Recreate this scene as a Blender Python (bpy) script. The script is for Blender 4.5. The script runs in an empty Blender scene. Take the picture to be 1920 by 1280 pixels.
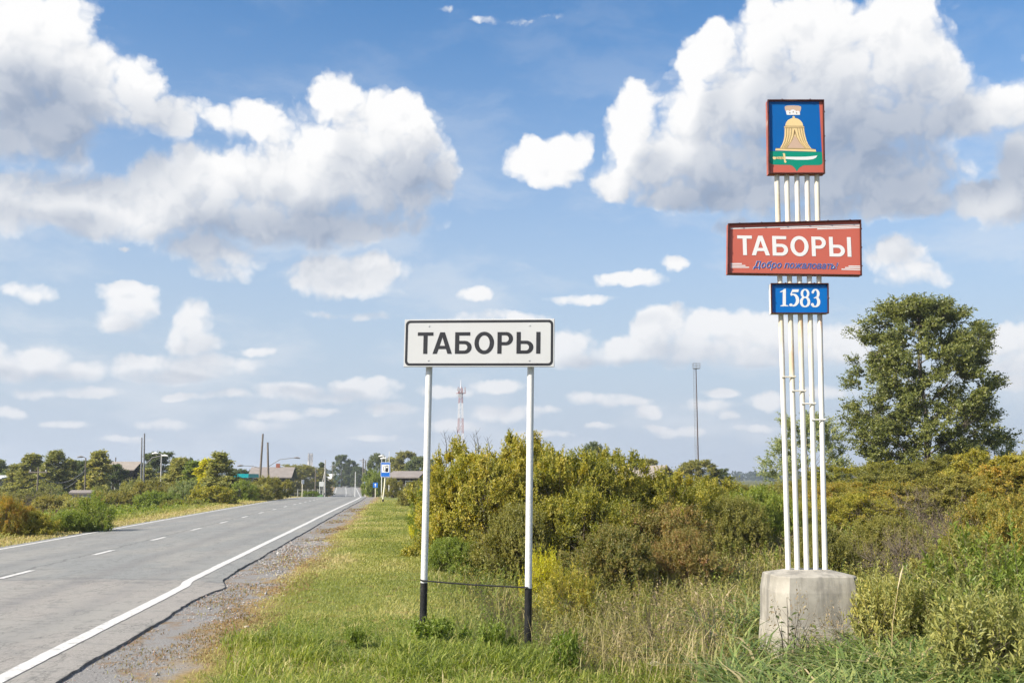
import bpy, math, random
import numpy as np
from mathutils import Vector, Matrix, geometry

scene = bpy.context.scene
COL = scene.collection
R = math.radians

# ------------------------------------------------------------------ camera
FPX = 1900.0                     # focal length in pixels of a 1920 px wide frame
TH = math.atan(255.0 / FPX)      # the lens looks a little upwards
EYE = 1.7
cam_d = bpy.data.cameras.new('camera')
cam_d.sensor_width = 36.0
cam_d.lens = 36.0 * FPX / 1920.0
cam_d.clip_start = 0.05
cam_d.clip_end = 20000.0
cam = bpy.data.objects.new('camera', cam_d)
COL.objects.link(cam)
cam.location = (0, 0, EYE)
cam.rotation_euler = (math.pi / 2 + TH, 0, 0)
scene.camera = cam

# ------------------------------------------------------------------ exposure
scene.view_settings.view_transform = 'Standard'
scene.view_settings.look = 'None'
scene.view_settings.exposure = 1.08
scene.view_settings.gamma = 1.0
scene.view_settings.use_curve_mapping = False
scene.render.film_transparent = False
scene.cycles.use_adaptive_sampling = True
scene.cycles.adaptive_threshold = 0.02
scene.cycles.max_bounces = 5
scene.cycles.diffuse_bounces = 3
scene.cycles.glossy_bounces = 2
scene.cycles.transmission_bounces = 4
scene.cycles.transparent_max_bounces = 4
scene.cycles.caustics_reflective = False
scene.cycles.caustics_refractive = False

# ------------------------------------------------------------------ sun
SUN_EL, SUN_AZ = R(38), R(-122)          # azimuth clockwise from +Y
sun_dir = Vector((math.sin(SUN_AZ) * math.cos(SUN_EL), math.cos(SUN_AZ) * math.cos(SUN_EL), math.sin(SUN_EL)))
sun_d = bpy.data.lights.new('sun', 'SUN')
sun_d.energy = 4.2
sun_d.angle = R(0.6)
sun_d.color = (1.0, 0.92, 0.79)
sun = bpy.data.objects.new('sun', sun_d)
COL.objects.link(sun)
sun.rotation_euler = sun_dir.to_track_quat('Z', 'Y').to_euler()
sun.location = sun_dir * 60


def ray(px, py):
    """slopes (x/y, z/y) of the line of sight of a point of the photograph"""
    u = (px - 960.0) / FPX
    v = (640.0 - py) / FPX
    yd = math.cos(TH) - v * math.sin(TH)
    zd = math.sin(TH) + v * math.cos(TH)
    return u / yd, zd / yd


def W(px, py, Y):
    a, b = ray(px, py)
    return Vector((a * Y, Y, EYE + b * Y))


# ------------------------------------------------------------------ world: Nishita sky with cumulus in the sky's directions
world = bpy.data.worlds.new('World')
scene.world = world
world.use_nodes = True
WT = world.node_tree
WT.nodes.clear()
world.cycles.sampling_method = 'MANUAL'
world.cycles.sample_map_resolution = 512
SKY_STRENGTH = 0.077


def N(nt, typ, **kw):
    n = nt.nodes.new(typ)
    for k, v in kw.items():
        setattr(n, k, v)
    return n


def mth(op, a, b=None, c=None, nt=WT, clamp=False):
    n = nt.nodes.new('ShaderNodeMath')
    n.operation = op
    n.use_clamp = clamp
    for i, v in enumerate((a, b, c)):
        if v is None:
            continue
        if isinstance(v, (int, float)):
            n.inputs[i].default_value = v
        else:
            nt.links.new(v, n.inputs[i])
    return n.outputs[0]


def vmth(op, a, b=None, c=None, nt=WT):
    n = nt.nodes.new('ShaderNodeVectorMath')
    n.operation = op
    for i, v in enumerate((a, b, c)):
        if v is None:
            continue
        if isinstance(v, (tuple, list)):
            n.inputs[i].default_value = v
        elif isinstance(v, (int, float)):
            n.inputs['Scale'].default_value = v
        elif op == 'SCALE' and i == 1:
            nt.links.new(v, n.inputs['Scale'])
        else:
            nt.links.new(v, n.inputs[i])
    return n.outputs['Value'] if op in ('DOT_PRODUCT', 'LENGTH') else n.outputs['Vector']


def sstep(x, a, b, nt=WT, lo=0.0, hi=1.0):
    n = nt.nodes.new('ShaderNodeMapRange')
    n.interpolation_type = 'SMOOTHSTEP'
    nt.links.new(x, n.inputs['Value'])
    n.inputs['From Min'].default_value = a
    n.inputs['From Max'].default_value = b
    n.inputs['To Min'].default_value = lo
    n.inputs['To Max'].default_value = hi
    return n.outputs['Result']


def mixc(f, a, b, nt=WT):
    n = nt.nodes.new('ShaderNodeMix')
    n.data_type = 'RGBA'
    for i, v in ((0, f), (6, a), (7, b)):
        if isinstance(v, (int, float)):
            n.inputs[i].default_value = v
        elif isinstance(v, (tuple, list)):
            n.inputs[i].default_value = tuple(v) + ((1.0,) if len(v) == 3 else ())
        else:
            nt.links.new(v, n.inputs[i])
    return n.outputs[2]


sky = N(WT, 'ShaderNodeTexSky', sky_type='NISHITA', sun_disc=False)
sky.sun_elevation = SUN_EL
sky.sun_rotation = SUN_AZ
sky.altitude = 100
sky.air_density = 1.0
sky.dust_density = 1.0
sky.ozone_density = 1.6

tc = N(WT, 'ShaderNodeTexCoord')
direction = tc.outputs['Generated']
sep = N(WT, 'ShaderNodeSeparateXYZ')
WT.links.new(direction, sep.inputs[0])
az = mth('ARCTAN2', sep.outputs[0], sep.outputs[1])
el = mth('ARCSINE', sep.outputs[2])


def angles(px, py):
    a, b = ray(px, py)
    return math.atan2(a, 1.0), math.atan2(b, math.hypot(a, 1.0))


# cumulus as groups of puffs: (x, y, half width, half height, thinness), directions given through the photograph
PUFFS = [
    # dark-bottomed cloud, upper left
    (60, 60, 130, 105, 0), (150, 150, 145, 80, 0), (20, 215, 230, 95, 0), (180, 200, 130, 75, .05), (255, 165, 48, 48, 0),
    (300, 225, 75, 52, .12), (365, 205, 48, 30, .45), (-90, 160, 200, 150, 0), (110, 25, 60, 50, 0),
    # wide white cloud
    (628, 180, 52, 52, 0), (690, 215, 70, 62, 0), (765, 215, 55, 50, 0), (800, 270, 52, 68, 0), (838, 335, 36, 62, 0), (470, 230, 88, 42, .1),
    (650, 290, 170, 95, 0), (740, 330, 110, 95, 0), (560, 340, 200, 75, 0), (300, 350, 80, 50, 0), (390, 340, 120, 60, 0),
    (330, 400, 150, 62, 0), (130, 365, 130, 52, .05), (-10, 385, 130, 60, .05), (150, 415, 190, 38, .1), (560, 415, 210, 52, .08),
    (400, 470, 130, 38, .2), (420, 510, 70, 24, .4), (730, 425, 110, 34, .3), (350, 300, 40, 30, .2),
    # small ones under it
    (600, 510, 72, 46, 0), (690, 505, 74, 34, .05), (640, 530, 110, 26, .05), (575, 535, 55, 22, .1), (228, 466, 18, 10, .45),
    # small one in the middle
    (1010, 300, 58, 42, 0), (1060, 285, 46, 40, .1), (1090, 262, 26, 20, .35), (1035, 325, 60, 30, .05),
    # great cloud on the right
    (1330, 75, 48, 52, 0), (1300, 130, 40, 60, 0), (1440, 60, 75, 75, 0), (1540, 60, 120, 85, 0), (1670, 65, 120, 85, 0), (1765, 105, 50, 75, .1),
    (1205, 190, 46, 42, 0), (1185, 255, 52, 70, 0), (1390, 200, 170, 130, 0), (1560, 150, 200, 110, 0), (1730, 160, 100, 80, 0), (1590, 220, 210, 140, 0), (1280, 300, 150, 90, 0),
    (1150, 345, 55, 36, 0), (1480, 340, 240, 62, 0), (1640, 335, 180, 72, .05), (1830, 372, 130, 34, .05), (1860, 200, 90, 62, 0), (1800, 218, 120, 42, 0),
    (1940, 290, 80, 130, .05), (1890, 380, 80, 62, .1), (1640, 385, 250, 30, .1), (1320, 370, 180, 24, .1), (2020, 200, 120, 130, 0),
    (1680, 480, 70, 45, .15), (1700, 510, 90, 30, .25), (1380, 420, 60, 24, .45), (1750, 520, 50, 18, .45),
    # thin scraps
    (950, 40, 130, 12, .86), (840, 15, 50, 18, .84), (1040, 35, 60, 16, .78), (1070, 115, 20, 9, .88), (915, 45, 40, 14, .86),
    # left middle
    (240, 545, 58, 26, .1), (255, 570, 55, 38, .25), (235, 605, 48, 30, .42), (360, 600, 44, 48, .5), (370, 645, 60, 28, .3), (60, 545, 90, 26, .74),
    (470, 660, 40, 12, .5),
    # row along the middle of the right side
    (1250, 610, 66, 34, 0), (1330, 612, 58, 30, 0), (1420, 622, 70, 36, 0), (1310, 650, 160, 34, 0), (1190, 655, 60, 28, .1), (1075, 640, 52, 26, .1),
    (1090, 668, 70, 22, .2), (1500, 640, 80, 40, .1), (1440, 665, 120, 24, .15), (1580, 650, 80, 40, .2), (885, 560, 46, 17, .25), (1190, 522, 72, 22, .35), (1262, 495, 34, 18, .4),
    (1100, 560, 90, 16, .7), (930, 595, 110, 14, .62), (680, 590, 130, 16, .72), (1880, 645, 62, 34, .05), (1900, 680, 80, 26, .2), (1990, 640, 90, 50, .1),
    # low rows
    (80, 670, 66, 26, .1), (20, 690, 90, 28, .15), (130, 692, 70, 22, .15), (280, 680, 80, 20, .1), (400, 685, 90, 20, .1), (330, 700, 130, 20, .2),
    (560, 735, 78, 18, .15), (680, 728, 84, 19, .12), (630, 745, 140, 14, .2), (-60, 660, 80, 40, .1),
    (930, 722, 54, 14, .3), (1120, 745, 70, 17, .2), (1185, 750, 40, 12, .3), (1212, 770, 30, 13, .2), (835, 735, 60, 14, .45),
    (1350, 735, 34, 12, .4), (1440, 750, 44, 17, .25), (1370, 776, 20, 10, .35), (1270, 808, 46, 13, .45), (1230, 800, 30, 8, .5), (1120, 797, 30, 8, .5), (950, 775, 80, 20, .55), (1020, 770, 40, 12, .55),
    (130, 800, 52, 10, .5), (20, 775, 40, 14, .5), (310, 798, 60, 13, .45), (340, 745, 40, 9, .45), (480, 800, 60, 15, .5), (610, 772, 40, 10, .45),
    (860, 800, 70, 15, .6), (1900, 720, 40, 18, .4), (1330, 760, 60, 16, .6), (180, 735, 60, 12, .4), (520, 780, 50, 10, .45), (740, 770, 60, 12, .5), (1560, 740, 60, 16, .4), (60, 735, 60, 14, .45), (430, 745, 50, 10, .5), (1010, 815, 60, 9, .5), (1420, 800, 50, 9, .5), (230, 825, 70, 8, .5), (700, 820, 60, 8, .55),
]
puffs = []
for (x, y, rx, ry, thin) in PUFFS:
    ca, ce = angles(x, y)
    a0, e0 = angles(x - rx, y)
    a1, e1 = angles(x + rx, y)
    _, et = angles(x, y - ry)
    _, eb = angles(x, y + ry)
    big = 1.24 if y > 590 else 1.12
    puffs.append((ca, ce, (a1 - a0) / 2 * big, (et - eb) / 2 * big, thin * (0.40 if y > 590 else 0.62 if y > 440 else 0.9)))

# shared noise (direction space)
nz = N(WT, 'ShaderNodeTexNoise', noise_dimensions='3D')
WT.links.new(direction, nz.inputs['Vector'])
nz.inputs['Scale'].default_value = 13.0
nz.inputs['Detail'].default_value = 7.0
nz.inputs['Roughness'].default_value = 0.6
warp = vmth('SUBTRACT', nz.outputs['Color'], (0.5, 0.5, 0.5))
comb = N(WT, 'ShaderNodeCombineXYZ')
WT.links.new(az, comb.inputs[0])
WT.links.new(el, comb.inputs[1])
comb.inputs[2].default_value = 1.0
p0 = comb.outputs[0]
# warp shrinks towards the horizon, where the clouds are farther away
wamp = sstep(el, 0.0, 0.30, lo=0.026, hi=0.058)
warpv = vmth('SCALE', vmth('MULTIPLY', warp, (1.0, 0.8, 0.0)), wamp)
p1 = vmth('ADD', p0, warpv)

vscale = 26.0


def billow(p):
    v = N(WT, 'ShaderNodeTexVoronoi', voronoi_dimensions='2D', feature='F1')
    WT.links.new(p, v.inputs['Vector'])
    v.inputs['Scale'].default_value = vscale
    v.inputs['Detail'].default_value = 2.0
    v.inputs['Roughness'].default_value = 0.55
    v.inputs['Lacunarity'].default_value = 2.3
    return mth('SUBTRACT', 0.42, v.outputs['Distance'])


lowfreq = N(WT, 'ShaderNodeTexNoise', noise_dimensions='3D')
WT.links.new(direction, lowfreq.inputs['Vector'])
lowfreq.inputs['Scale'].default_value = 11.0
lowfreq.inputs['Detail'].default_value = 3.0
psm = vmth('ADD', p0, vmth('SCALE', vmth('MULTIPLY', vmth('SUBTRACT', lowfreq.outputs['Color'], (0.5, 0.5, 0.5)), (1.0, 0.9, 0.0)), 0.05))


def scaled(v, f):
    n = WT.nodes.new('ShaderNodeVectorMath')
    n.operation = 'SCALE'
    n.inputs[0].default_value = v
    WT.links.new(f, n.inputs['Scale'])
    return n.outputs['Vector']


DL = (-0.007, 0.014, 0.0)                  # a step towards the sun
DL2 = (-0.020, 0.032, 0.0)
DL3 = (-0.012, 0.062, 0.0)
bil0 = billow(p1)
bil1 = billow(vmth('ADD', p1, DL))
dsc = sstep(el, 0.0, 0.30, lo=0.22, hi=1.0)                # far clouds are small
pl2 = vmth('ADD', psm, scaled(DL2, dsc))
pl3 = vmth('ADD', psm, scaled(DL3, dsc))
# clouds in the rest of the sky: a layer of noise seen in perspective
zc = mth('ADD', mth('MAXIMUM', sep.outputs[2], 0.0), 0.16)
lay = N(WT, 'ShaderNodeCombineXYZ')
WT.links.new(mth('DIVIDE', sep.outputs[0], zc), lay.inputs[0])
WT.links.new(mth('DIVIDE', sep.outputs[1], zc), lay.inputs[1])
nl = N(WT, 'ShaderNodeTexNoise', noise_dimensions='2D')
WT.links.new(lay.outputs[0], nl.inputs['Vector'])
nl.inputs['Scale'].default_value = 1.1
nl.inputs['Detail'].default_value = 5.0
nl.inputs['Roughness'].default_value = 0.55
gen = mth('MULTIPLY_ADD', nl.outputs['Fac'], 7.0, -3.55)
# leave the part of the sky with its own clouds free of them
A_IN, E_IN = 0.55, 0.40
out_a = sstep(mth('ABSOLUTE', az), A_IN, A_IN + 0.10)
out_e = sstep(el, E_IN, E_IN + 0.08)
outm = mth('MAXIMUM', out_a, out_e)
gen = mth('MULTIPLY_ADD', mth('SUBTRACT', 1.0, outm), -9.0, gen)


def puff_group(lst):
    g = bpy.data.node_groups.new('cloud_puffs', 'ShaderNodeTree')
    g.interface.new_socket('p', in_out='INPUT', socket_type='NodeSocketVector')
    g.interface.new_socket('f', in_out='OUTPUT', socket_type='NodeSocketFloat')
    gi, go = g.nodes.new('NodeGroupInput'), g.nodes.new('NodeGroupOutput')
    p = gi.outputs[0]
    cur = None
    for (ca, ce, ra, re, thin) in lst:
        q = vmth('MULTIPLY_ADD', p, (1 / ra, 1 / re, math.sqrt(thin)), (-ca / ra, -ce / re, 0.0), nt=g)
        d = vmth('DOT_PRODUCT', q, q, nt=g)
        cur = d if cur is None else mth('SMOOTH_MIN', cur, d, 0.55, nt=g)
    g.links.new(mth('SUBTRACT', 1.0, cur, nt=g), go.inputs[0])
    return g


def puff_field(p, g):
    n = N(WT, 'ShaderNodeGroup')
    n.node_tree = g
    WT.links.new(p, n.inputs[0])
    return n.outputs[0]


low = sstep(el, 0.0, 0.26)                  # 0 at the horizon
soft = mth('MULTIPLY_ADD', low, -0.20, 0.56)
hs = N(WT, 'ShaderNodeHueSaturation')
hs.inputs['Saturation'].default_value = 1.32
hs.inputs['Value'].default_value = 1.10
WT.links.new(sky.outputs[0], hs.inputs['Color'])
# the thick air low down
skyc = mixc(sstep(el, 0.50, -0.02), hs.outputs[0], (3.2, 3.75, 4.55))
ragged = mth('MULTIPLY_ADD', lowfreq.outputs['Fac'], 0.42, -0.29)
# thin veils between the cumulus
veil = N(WT, 'ShaderNodeTexNoise', noise_dimensions='2D')
WT.links.new(vmth('MULTIPLY', p1, (5.0, 15.0, 0.0)), veil.inputs['Vector'])
veil.inputs['Scale'].default_value = 1.0
veil.inputs['Detail'].default_value = 5.0
veil.inputs['Roughness'].default_value = 0.6
skyc = mixc(mth('MULTIPLY', sstep(veil.outputs['Fac'], 0.44, 0.72), sstep(el, 0.46, 0.12, lo=0.10, hi=0.42)), skyc, (4.9, 5.1, 5.4))


# the shaded undersides of the larger clouds
UNDER = [(40, 235, 270, 95), (230, 235, 150, 60), (1480, 370, 300, 70), (1720, 380, 260, 60), (1600, 290, 240, 90), (560, 425, 260, 42), (400, 450, 160, 40), (120, 425, 200, 30),
         (1330, 690, 260, 14), (340, 712, 170, 12), (1900, 330, 90, 80), (60, 705, 140, 12), (640, 752, 150, 9), (800, 350, 90, 70)]
ul = []
for (x, y, rx, ry) in UNDER:
    ca, ce = angles(x, y)
    a0, _ = angles(x - rx, y)
    a1, _ = angles(x + rx, y)
    _, et = angles(x, y - ry)
    _, eb = angles(x, y + ry)
    ul.append((ca, ce, (a1 - a0) / 2 * 1.5, (et - eb) / 2 * 1.5, 0.0))
under = sstep(puff_field(psm, puff_group(ul)), -0.15, 1.15)


def cloud_closure(lst):
    if lst:
        g = puff_group(lst)
        f0, f2, f3 = puff_field(p1, g), puff_field(pl2, g), puff_field(pl3, g)
        f0 = mth('MAXIMUM', f0, gen)
        f2 = mth('MAXIMUM', f2, gen)
        f3 = mth('MAXIMUM', f3, gen)
    else:
        f0 = f2 = f3 = gen
    d0 = mth('MULTIPLY_ADD', bil0, 0.6, f0)
    s2 = sstep(f2, -0.1, 1.2)                                 # cloud between here and the sun, near
    s3 = sstep(f3, -0.1, 1.25)                                # and farther
    # billowing tops end sharply, undersides fray
    am = N(WT, 'ShaderNodeMapRange')
    am.interpolation_type = 'SMOOTHSTEP'
    WT.links.new(d0, am.inputs['Value'])
    am.inputs['From Min'].default_value = -0.14
    WT.links.new(mth('MULTIPLY_ADD', s2, 0.30, soft), am.inputs['From Max'])
    alpha = am.outputs['Result']
    s1 = sstep(mth('MULTIPLY_ADD', mth('SUBTRACT', f2, f0), 0.25, mth('SUBTRACT', bil1, bil0)), -0.35, 0.5)
    thick = sstep(f0, -0.1, 0.5)
    sh = mth('MULTIPLY', thick, mth('MULTIPLY_ADD', s3, 0.38, mth('MULTIPLY', s2, 0.18)))
    sh = mth('MULTIPLY_ADD', s1, 0.17, sh)
    sh = mth('MULTIPLY_ADD', mth('MULTIPLY', under, thick), 0.42, sh)
    sh = mth('ADD', sh, ragged, clamp=True)
    c = mixc(sh, CLOUD_LIT, CLOUD_SHADE)
    # farther clouds lose contrast to the air
    far = mth('MULTIPLY', mth('SUBTRACT', 1.0, low), 0.55)
    c = mixc(far, c, CLOUD_FAR)
    a = mth('MULTIPLY', alpha, mth('MULTIPLY_ADD', low, 0.22, 0.76))
    col = mixc(a, skyc, c)
    bg = N(WT, 'ShaderNodeBackground')
    bg.inputs['Strength'].default_value = SKY_STRENGTH
    WT.links.new(col, bg.inputs['Color'])
    return bg.outputs[0]


def mix_sh(f, a, b):
    n = N(WT, 'ShaderNodeMixShader')
    WT.links.new(f, n.inputs[0])
    WT.links.new(a, n.inputs[1])
    WT.links.new(b, n.inputs[2])
    return n.outputs[0]


CLOUD_LIT = (6.3, 6.25, 6.2)
CLOUD_SHADE = (1.95, 2.4, 3.2)
CLOUD_FAR = (5.0, 5.0, 5.2)


def tile(a0, a1, e0, e1):
    m = 0.045
    lst = [p for p in puffs if p[0] + p[2] > a0 - m and p[0] - p[2] < a1 + m and p[1] + p[3] > e0 - m and p[1] - p[3] < e1 + 0.11]
    return cloud_closure(lst)


def tree_split(a0, a1, e0, e1, depth):
    if depth == 0:
        return tile(a0, a1, e0, e1)
    if depth % 2:
        am = (a0 + a1) / 2
        return mix_sh(mth('GREATER_THAN', az, am), tree_split(a0, am, e0, e1, depth - 1), tree_split(am, a1, e0, e1, depth - 1))
    em = e0 + (e1 - e0) * 0.45
    return mix_sh(mth('GREATER_THAN', el, em), tree_split(a0, a1, e0, em, depth - 1), tree_split(a0, a1, em, e1, depth - 1))


inside = mth('MULTIPLY', mth('LESS_THAN', mth('ABSOLUTE', az), 0.70), mth('LESS_THAN', el, 0.55))
inside = mth('MULTIPLY', inside, mth('GREATER_THAN', el, -0.02))
wsh = mix_sh(inside, cloud_closure([]), tree_split(-0.7, 0.7, -0.02, 0.55, 3))
wout = N(WT, 'ShaderNodeOutputWorld')
WT.links.new(wsh, wout.inputs['Surface'])

# ------------------------------------------------------------------ helpers
def link(o, parent=None):
    COL.objects.link(o)
    if parent is not None:
        o.parent = parent
    return o


def mesh_np(name, verts, faces_list, mat=None, attrs=None, smooth=False):
    """verts (n,3); faces_list: list of (m,k) index arrays; attrs: {name: (domain, values)}"""
    me = bpy.data.meshes.new(name)
    verts = np.ascontiguousarray(verts, dtype=np.float32)
    me.vertices.add(len(verts))
    me.vertices.foreach_set('co', verts.ravel())
    loops = np.concatenate([f.ravel() for f in faces_list]).astype(np.int32)
    totals = np.concatenate([np.full(len(f), f.shape[1], np.int32) for f in faces_list])
    starts = np.concatenate([[0], np.cumsum(totals)[:-1]]).astype(np.int32)
    me.loops.add(len(loops))
    me.loops.foreach_set('vertex_index', loops)
    me.polygons.add(len(totals))
    me.polygons.foreach_set('loop_start', starts)
    me.polygons.foreach_set('use_smooth', np.full(len(totals), bool(smooth)))
    me.update(calc_edges=True)
    for k, (dom, val) in (attrs or {}).items():
        a = me.attributes.new(k, 'FLOAT', dom)
        a.data.foreach_set('value', np.ascontiguousarray(val, dtype=np.float32))
    if mat:
        me.materials.append(mat)
    return me


def mesh_py(name, verts, faces, mat=None, smooth=False):
    me = bpy.data.meshes.new(name)
    me.from_pydata([tuple(v) for v in verts], [], faces)
    me.polygons.foreach_set('use_smooth', [bool(smooth)] * len(me.polygons))
    me.update()
    if mat:
        me.materials.append(mat)
    return me


def obj(name, me, parent=None, loc=None, rot=None):
    o = bpy.data.objects.new(name, me)
    link(o, parent)
    if loc is not None:
        o.location = loc
    if rot is not None:
        o.rotation_euler = rot
    return o


def tag(o, label=None, cat=None, group=None, kind=None):
    if label:
        o['label'] = label
    if cat:
        o['category'] = cat
    if group:
        o['group'] = group
    if kind:
        o['kind'] = kind
    return o


def thing(name, label, cat, loc=(0, 0, 0), rot=(0, 0, 0), group=None):
    o = bpy.data.objects.new(name, None)
    o.empty_display_size = 0.2
    link(o)
    o.location = loc
    o.rotation_euler = rot
    return tag(o, label, cat, group)


class MB:
    """collects boxes, tubes and sheets into one mesh"""

    def __init__(self):
        self.v, self.f, self.sm = [], [], []

    def add(self, vs, fs, smooth=False):
        b = len(self.v)
        self.v += [tuple(v) for v in vs]
        self.f += [tuple(i + b for i in f) for f in fs]
        self.sm += [smooth] * len(fs)
        return self

    def box(self, x0, x1, y0, y1, z0, z1):
        vs = [(x0, y0, z0), (x1, y0, z0), (x1, y1, z0), (x0, y1, z0), (x0, y0, z1), (x1, y0, z1), (x1, y1, z1), (x0, y1, z1)]
        return self.add(vs, [(0, 3, 2, 1), (4, 5, 6, 7), (0, 1, 5, 4), (1, 2, 6, 5), (2, 3, 7, 6), (3, 0, 4, 7)])

    def cbox(self, x0, x1, y0, y1, z0, z1, c):
        """box with the edges round the outline in x,z chamfered a little on the front"""
        vs = [(x0, y1, z0), (x1, y1, z0), (x1, y1, z1), (x0, y1, z1),
              (x0, y0 + c, z0), (x1, y0 + c, z0), (x1, y0 + c, z1), (x0, y0 + c, z1),
              (x0 + c, y0, z0 + c), (x1 - c, y0, z0 + c), (x1 - c, y0, z1 - c), (x0 + c, y0, z1 - c)]
        fs = [(0, 3, 2, 1), (8, 9, 10, 11)]
        for i in range(4):
            j = (i + 1) % 4
            fs += [(i, j, 4 + j, 4 + i), (4 + i, 4 + j, 8 + j, 8 + i)]
        return self.add(vs, fs)

    def tube(self, pts, radii, n=8, caps=True):
        pts = [Vector(p) for p in pts]
        if isinstance(radii, (int, float)):
            radii = [radii] * len(pts)
        vs, fs = [], []
        for i, p in enumerate(pts):
            d = (pts[min(i + 1, len(pts) - 1)] - pts[max(i - 1, 0)]).normalized()
            a = d.cross(Vector((0, 0, 1)) if abs(d.z) < 0.9 else Vector((0, 1, 0))).normalized()
            b = d.cross(a)
            for k in range(n):
                t = 2 * math.pi * k / n
                vs.append(p + (a * math.cos(t) + b * math.sin(t)) * radii[i])
        for i in range(len(pts) - 1):
            for k in range(n):
                fs.append((i * n + k, i * n + (k + 1) % n, (i + 1) * n + (k + 1) % n, (i + 1) * n + k))
        self.add(vs, fs, True)
        if caps:
            self.add([vs[k] for k in range(n)], [tuple(range(n))[::-1]][:1])
            self.add([vs[(len(pts) - 1) * n + k] for k in range(n)], [tuple(range(n))])
        return self

    def mesh(self, name, mat):
        me = bpy.data.meshes.new(name)
        me.from_pydata(self.v, [], self.f)
        me.polygons.foreach_set('use_smooth', self.sm)
        me.update()
        if mat:
            me.materials.append(mat)
        return me

    def build(self, name, mat, parent=None):
        return obj(name, self.mesh(name, mat), parent)


def vnoise(x, y, seed=0):
    """smooth value noise, 0..1"""
    x = np.asarray(x, float)
    y = np.asarray(y, float)
    xi, yi = np.floor(x).astype(np.int64), np.floor(y).astype(np.int64)
    xf, yf = x - xi, y - yi
    xf, yf = xf * xf * (3 - 2 * xf), yf * yf * (3 - 2 * yf)

    def h(a, b):
        n = (a * 374761393 + b * 668265263 + seed * 974711) & 0x7fffffff
        n = ((n ^ (n >> 13)) * 1274126177) & 0x7fffffff
        return ((n ^ (n >> 16)) & 0xffff) / 65535.0
    return (h(xi, yi) * (1 - xf) + h(xi + 1, yi) * xf) * (1 - yf) + (h(xi, yi + 1) * (1 - xf) + h(xi + 1, yi + 1) * xf) * yf


def fbm(x, y, seed=0, oct=4):
    t, a, s = 0, 0.5, 0
    for i in range(oct):
        t = t + a * vnoise(x * 2 ** i, y * 2 ** i, seed + i)
        s += a
        a *= 0.5
    return t / s


def ss(x, a, b):
    t = np.clip((np.asarray(x, float) - a) / (b - a), 0, 1)
    return t * t * (3 - 2 * t)


# ------------------------------------------------------------------ materials
def new_mat(name):
    m = bpy.data.materials.new(name)
    m.use_nodes = True
    nt = m.node_tree
    nt.nodes.clear()
    out = nt.nodes.new('ShaderNodeOutputMaterial')
    b = nt.nodes.new('ShaderNodeBsdfPrincipled')
    nt.links.new(b.outputs[0], out.inputs['Surface'])
    b.inputs['Specular IOR Level'].default_value = 0.3
    return m, nt, b, out


def noise_fac(nt, scale, detail=4, rough=0.55, coord='Object', stretch=None):
    t = nt.nodes.new('ShaderNodeTexCoord')
    n = nt.nodes.new('ShaderNodeTexNoise')
    n.inputs['Scale'].default_value = scale
    n.inputs['Detail'].default_value = detail
    n.inputs['Roughness'].default_value = rough
    src = t.outputs[coord]
    if stretch:
        src = vmth('MULTIPLY', src, stretch, nt=nt)
    nt.links.new(src, n.inputs['Vector'])
    return n.outputs['Fac']


def ramp(nt, fac, stops):
    r = nt.nodes.new('ShaderNodeValToRGB')
    while len(r.color_ramp.elements) < len(stops):
        r.color_ramp.elements.new(0.5)
    for e, (p, c) in zip(r.color_ramp.elements, stops):
        e.position = p
        e.color = tuple(c) + (1.0,)
    nt.links.new(fac, r.inputs[0])
    return r.outputs['Color']


def bump(nt, b, h, strength=0.3, dist=0.02):
    n = nt.nodes.new('ShaderNodeBump')
    n.inputs['Strength'].default_value = strength
    n.inputs['Distance'].default_value = dist
    nt.links.new(h, n.inputs['Height'])
    nt.links.new(n.outputs[0], b.inputs['Normal'])


def plain(name, col, rough=0.6, var=0.18, scale=6.0, metal=0.0, dirt=None, bumpy=0.0):
    """one colour with slight unevenness and, if wanted, blotches of dirt"""
    m, nt, b, _ = new_mat(name)
    f = noise_fac(nt, scale, 5)
    c = ramp(nt, f, [(0.25, [x * (1 - var) for x in col]), (0.75, [min(1, x * (1 + var * 0.6)) for x in col])])
    if dirt:
        g = noise_fac(nt, scale * 0.6, 8, 0.65)
        c = mixc(sstep(g, 0.56, 0.72, nt=nt), c, dirt, nt=nt)
    nt.links.new(c, b.inputs['Base Color'])
    b.inputs['Roughness'].default_value = rough
    b.inputs['Metallic'].default_value = metal
    if bumpy:
        bump(nt, b, noise_fac(nt, scale * 8, 3), bumpy, 0.01)
    return m


def leaf_mat(name, cols, trans=0.40, rough=0.45, spec=0.35, objvar=0.25):
    """foliage: the colour runs over cols by each leaf's own number"""
    m, nt, b, out = new_mat(name)
    at = nt.nodes.new('ShaderNodeAttribute')
    at.attribute_name = 'rnd'
    oi = nt.nodes.new('ShaderNodeObjectInfo')
    k = mth('MULTIPLY_ADD', oi.outputs['Random'], objvar, at.outputs['Fac'], nt=nt)
    k = mth('SUBTRACT', k, objvar / 2, nt=nt)
    n = len(cols)
    c = ramp(nt, k, [(i / (n - 1), cols[i]) for i in range(n)])
    nt.links.new(c, b.inputs['Base Color'])
    b.inputs['Roughness'].default_value = rough
    b.inputs['Specular IOR Level'].default_value = spec
    tr = nt.nodes.new('ShaderNodeBsdfTranslucent')
    hs = nt.nodes.new('ShaderNodeHueSaturation')
    hs.inputs['Saturation'].default_value = 1.15
    hs.inputs['Value'].default_value = 1.25
    nt.links.new(c, hs.inputs['Color'])
    nt.links.new(hs.outputs[0], tr.inputs['Color'])
    mx = nt.nodes.new('ShaderNodeMixShader')
    mx.inputs[0].default_value = trans
    nt.links.new(b.outputs[0], mx.inputs[1])
    nt.links.new(tr.outputs[0], mx.inputs[2])
    nt.links.new(mx.outputs[0], out.inputs['Surface'])
    return m


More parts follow.
